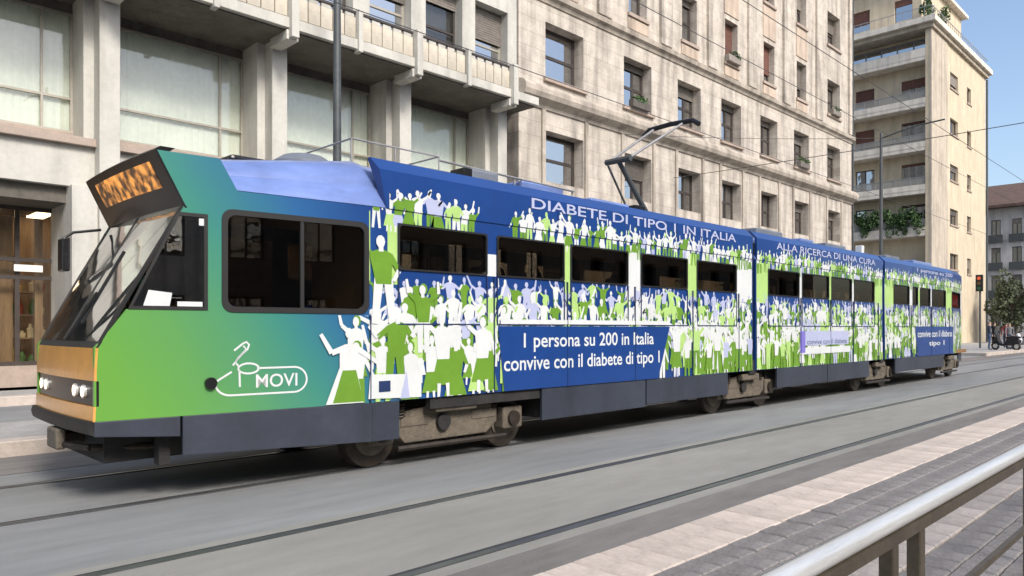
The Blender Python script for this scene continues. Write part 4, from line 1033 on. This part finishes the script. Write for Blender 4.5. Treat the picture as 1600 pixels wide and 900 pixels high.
# ------------------------------------------------------------------ railing in the foreground
rl_ = thing('platform_railing', 'steel handrail on bronze posts along the platform', 'railing', (2.5, .6, .13))
MB().tube([(.35, .605, .995), (3, .605, .995), (9, .605, .995)], .022, 20).build('handrail', M['steel'], rl_, smooth=True)
MB().box(.4, 9, .583, .627, .948, .975).build('under_rail', M['post'], rl_)  # dark bar standing in for the shaded underside of the handrail tube
MB().box(.4, 9, .597, .613, .685, .705).build('lower_bar', M['post'], rl_)
MB().box(.4, 9, .597, .613, .31, .33).build('lower_bar', M['post'], rl_)
for x in (.6, 1.86, 2.06, 3.42, 4.9, 6.4, 7.9):
    MB().box(x - .02, x + .02, .588, .622, .13, .944).build('post', M['post'], rl_, bevel=.004)
    MB().box(x - .07, x + .07, .54, .67, .13, .142).build('base_plate', M['post'], rl_)

# ------------------------------------------------------------------ foliage
def tree(x, y, h, r, label, m):
    t = thing('street_tree', label, 'tree', (x, y, .15), 'trees at the far corner')
    b = MB(); b.tube([(x, y, .1), (x + .05, y, h * .3), (x - .05, y + .1, h * .6)], [.2, .15, .08], 9)
    for k in range(5):
        a = k * 1.3; b.tube([(x, y, h * (.35 + .05 * k)), (x + math.cos(a) * r * .6, y + math.sin(a) * r * .6, h * (.6 + .06 * k))], [.08, .03], 6)
    b.build('trunk', M['bark'], t)
    b = MB(); leaves(b, (x, y, h * .66), (r, r, h * .42), 2600, .17, 0, 16); b.build('crown', m, t, recalc=False)
M['leafA'] = mat('autumn_leaf', (.085, .07, .038, 1), .7, nscale=.9, namt=.5)
tree(78, 15.0, 6.2, 2.0, 'green street tree nearest the cream apartment block', M['leaf'])
tree(80, 11.2, 6.0, 2.4, 'brownish street tree standing before the white townhouse', M['leafA'])
tree(88, 9.0, 6.6, 2.4, 'green street tree farther along before the white townhouse', M['leaf'])
tree(90, 17.0, 6.4, 2.2, 'dark green street tree set back beside the townhouse end', M['leaf'])
for k, y in enumerate((19.3, 20.1, 20.9, 21.7, 22.5, 23.4, 24.4)):
    t = thing('balcony_plant', 'bushy potted plant in the green row on a white balcony', 'plant', (65.55, y, 9.2), 'plants along the low balcony')
    MB().tube([(65.55, y, 9.2), (65.55, y, 9.62)], [.22, .3], 10).build('pot', M['pot'], t)
    b = MB(); leaves(b, (65.22, y, 10.15), (.6, .85, 1.15), 900, .14, 0, 14); b.build('foliage', M['leaf2'], t, recalc=False)
for k, (x, y, lab) in enumerate(((66.5, 18.6, 'small shrub at the corner of the rooftop terrace'), (70, 18.4, 'taller shrub further along the rooftop terrace edge'))):
    t = thing('terrace_shrub', lab, 'shrub', (x, y, 26.2), 'shrubs on the roof terrace')
    MB().tube([(x, y, 26.2), (x, y, 26.6)], [.25, .33], 10).build('pot', M['pot'], t)
    b = MB(); leaves(b, (x, y, 27.5), (.7, .7, 1.0 + .3 * k), 500, .13, 0, 9); b.build('foliage', M['leaf2'], t, recalc=False)

# ------------------------------------------------------------------ people and scooters at the corner
def skin_person(x, y, rz, label, top, bot, pose=0, h=1.74):
    s = h / 1.74
    J = {'pel': (0, 0, .93, .135, .10), 'wai': (0, 0, 1.08, .125, .09), 'che': (0, .01, 1.30, .155, .105), 'nek': (0, .0, 1.47, .06, .06), 'hea': (0, -.015, 1.60, .078, .095), 'cro': (0, 0, 1.70, .06, .075)}
    E = [('pel', 'wai'), ('wai', 'che'), ('che', 'nek'), ('nek', 'hea'), ('hea', 'cro')]
    st = .16 if pose else .03
    for k, sg2 in (('L', 1), ('R', -1)):
        f = st * sg2
        J.update({'hip' + k: (sg2 * .09, 0, .86, .095, .095), 'kne' + k: (sg2 * .1, -f * .6 - .02, .48, .06, .065), 'ank' + k: (sg2 * .1, -f + .03, .09, .042, .045), 'toe' + k: (sg2 * .11, -f - .13, .035, .04, .03),
                  'sho' + k: (sg2 * .19, 0, 1.40, .065, .065), 'elb' + k: (sg2 * .25, f * .5 + .02, 1.13, .045, .045), 'wri' + k: (sg2 * .25, f * .5 - .1, .90, .032, .034), 'han' + k: (sg2 * .25, f * .5 - .13, .80, .03, .04)})
        E += [('pel', 'hip' + k), ('hip' + k, 'kne' + k), ('kne' + k, 'ank' + k), ('ank' + k, 'toe' + k), ('che', 'sho' + k), ('sho' + k, 'elb' + k), ('elb' + k, 'wri' + k), ('wri' + k, 'han' + k)]
    ks = list(J); me = bpy.data.meshes.new('p'); me.from_pydata([J[k][:3] for k in ks], [(ks.index(a), ks.index(c)) for a, c in E], [])
    o = bpy.data.objects.new('p', me); COL.objects.link(o); md = o.modifiers.new('s', 'SKIN'); md.use_smooth_shade = True
    for i, k in enumerate(ks):
        v = me.skin_vertices[0].data[i]; v.radius = J[k][3:5]; v.use_root = (k == 'pel')
    o.modifiers.new('u', 'SUBSURF').levels = 1
    dg = bpy.context.evaluated_depsgraph_get(); me2 = bpy.data.meshes.new_from_object(o.evaluated_get(dg)); bpy.data.objects.remove(o)
    me2.materials.clear()
    for m in (M['skinp'], top, bot, M['hair'], M['black']): me2.materials.append(m)
    for p in me2.polygons:
        c = p.center; z = c.z
        i = 4 if z < .1 else 2 if z < .95 else 1 if z < 1.47 else 0
        if abs(c.x) > .19 and .7 < z < .92: i = 0
        if z > 1.66 or (z > 1.52 and c.y > .03): i = 3
        p.material_index = i
    t = bpy.data.objects.new('person', me2); COL.objects.link(t); t.location = (x, y, .15); t.rotation_euler = (0, 0, rz); t.scale = (s, s, s)
    tag(t, label, 'person', 'people at the far corner'); return t
M['skinp'] = mat('skin', (.45, .28, .2, 1), .6, nscale=6, namt=.05); M['hair'] = mat('hair', (.03, .022, .016, 1), .6, nscale=20, namt=.3)
cl = {n: mat('cloth_' + n, c, .85, nscale=8, namt=.15) for n, c in (('navy', (.03, .04, .07, 1)), ('black', (.02, .02, .022, 1)), ('grey', (.16, .16, .17, 1)), ('red', (.2, .03, .03, 1)), ('beige', (.4, .34, .26, 1)), ('white', (.7, .7, .68, 1)), ('denim', (.05, .08, .15, 1)))}
skin_person(51.5, 11.1, R(20), 'standing person in navy jacket and denim trousers at kerb', cl['navy'], cl['denim'], 0)
skin_person(53.2, 11.2, R(80), 'person in black coat and dark trousers walking along pavement', cl['black'], cl['black'], 1)
skin_person(54.2, 10.6, R(-60), 'person in grey jacket walking past parked scooter', cl['grey'], cl['navy'], 1, 1.68)
skin_person(57.3, 11.4, R(100), 'person in dark red top with dark trousers', cl['red'], cl['navy'], 1, 1.72)
skin_person(60.5, 10.6, R(60), 'person in beige coat walking at the corner', cl['beige'], cl['black'], 1, 1.66)
0 and skin_person(48.5, 11.3, R(-30), 'person in denim blue shirt and black trousers', cl['denim'], cl['black'], 1, 1.7)
for (x, y, rz, lab, a, c_) in ((5.2, 7.2, 40, 'standing passenger in black behind the widest side window of the tram', 'black', 'black'), (6.5, 7.0, 120, 'standing passenger in dark red next to the black-clad passenger', 'red', 'navy'),
        (7.7, 7.3, 200, 'standing passenger in navy in the middle of the front section', 'navy', 'denim'), (9.4, 7.1, 80, 'standing passenger in grey before the end windows of the front section', 'grey', 'black'),
        (13.3, 7.1, 60, 'standing passenger in beige in the middle section of the tram', 'beige', 'navy'), (15.9, 7.2, 160, 'standing passenger in black in the middle section of the tram', 'black', 'denim')):
    o = skin_person(x, y, R(rz), lab, cl[a], cl[c_], 0, rng.uniform(1.64, 1.76)); o.location.z = .82; o['group'] = 'passengers standing in the tram'
o = skin_person(3.0, 7.25, R(-90), 'tram driver in navy jacket standing behind the large cab window', cl['navy'], cl['black'], 0, 1.55); o.location.z = .82; del o['group']
def scooter(x, y, rz, label, bm_):
    t = thing('scooter', label, 'scooter', (0, 0, 0), 'scooters parked at the far corner')
    for xx in (-.62, .62):
        wv = MB(); pts = [(xx + .2 * math.cos(a * math.pi / 9), 0, .24 + .2 * math.sin(a * math.pi / 9)) for a in range(19)]
        wv.tube(pts, .055, 8); wo = wv.build('wheel', M['rubber'], t, smooth=True)
        MB().disc((xx, 0, .24), (0, 1, 0), .13, .06, 14).build('rim', M['steel'], wo)
    MB().prism([(-.85, .62), (-.8, .42), (-.45, .3), (.2, .24), (.36, .3), (.5, .55), (.56, .95), (.48, .98), (.36, .6), (.25, .38), (0, .36), (-.1, .66), (-.5, .74)], lambda u, v, d: (u, d, v), -.16, .16).build('body', bm_, t, bevel=.05)
    MB().prism([(-.82, .70), (-.05, .68), (-.08, .80), (-.45, .86), (-.82, .82)], lambda u, v, d: (u, d, v), -.14, .14).build('seat', M['black'], t, bevel=.04)
    MB().tube([(.5, 0, .9), (.44, 0, 1.08)], .03, 8).tube([(.40, -.34, 1.08), (.44, -.1, 1.1), (.44, .1, 1.1), (.40, .34, 1.08)], .02, 6).build('handlebar', M['black'], t)
    MB().prism([(.5, 1.0), (.58, 1.0), (.46, 1.45), (.42, 1.45)], lambda u, v, d: (u, d, v), -.2, .2).build('windshield', M['shopglass'], t)
    MB().prism([(.42, .46), (.6, .5), (.82, .42), (.78, .48), (.6, .56), (.44, .54)], lambda u, v, d: (u, d, v), -.08, .08).build('mudguard', bm_, t)
    MB().disc((.6, 0, .86), (1, 0, -.1), .08, .06, 14).build('headlight', M['pwhite'], t)
    t.location = (x, y, .15); t.rotation_euler = (0, 0, rz)
scooter(52.2, 10.4, R(70), 'dark scooter parked by the kerb with pale windshield', cl['black'])
scooter(55.4, 10.2, R(95), 'grey scooter parked by the kerb next to walker', cl['grey'])
scooter(58.2, 10.4, R(80), 'white scooter parked farther along the kerb', cl['white'])
tl = thing('traffic_light', 'dark traffic light on a post beside the waiting people', 'traffic light', (56.5, 12.7, .15))
MB().tube([(56.5, 12.7, .15), (56.5, 12.7, 4.9)], .06, 10).build('post', M['pole'], tl)
hd = MB().box(56.2, 56.45, 12.5, 12.9, 3.9, 5.0).build('signal_head', M['black'], tl, bevel=.03)
for k, c in enumerate(((.02, .10, .04), (.12, .08, .02), (.5, .08, .03))):
    MB().disc((56.18, 12.7, 4.1 + .33 * k), (1, 0, 0), .11, .05, 16).build('lamp', emis('signal_%d' % k, (*c, 1), .4 if k == 2 else 0.0), hd)
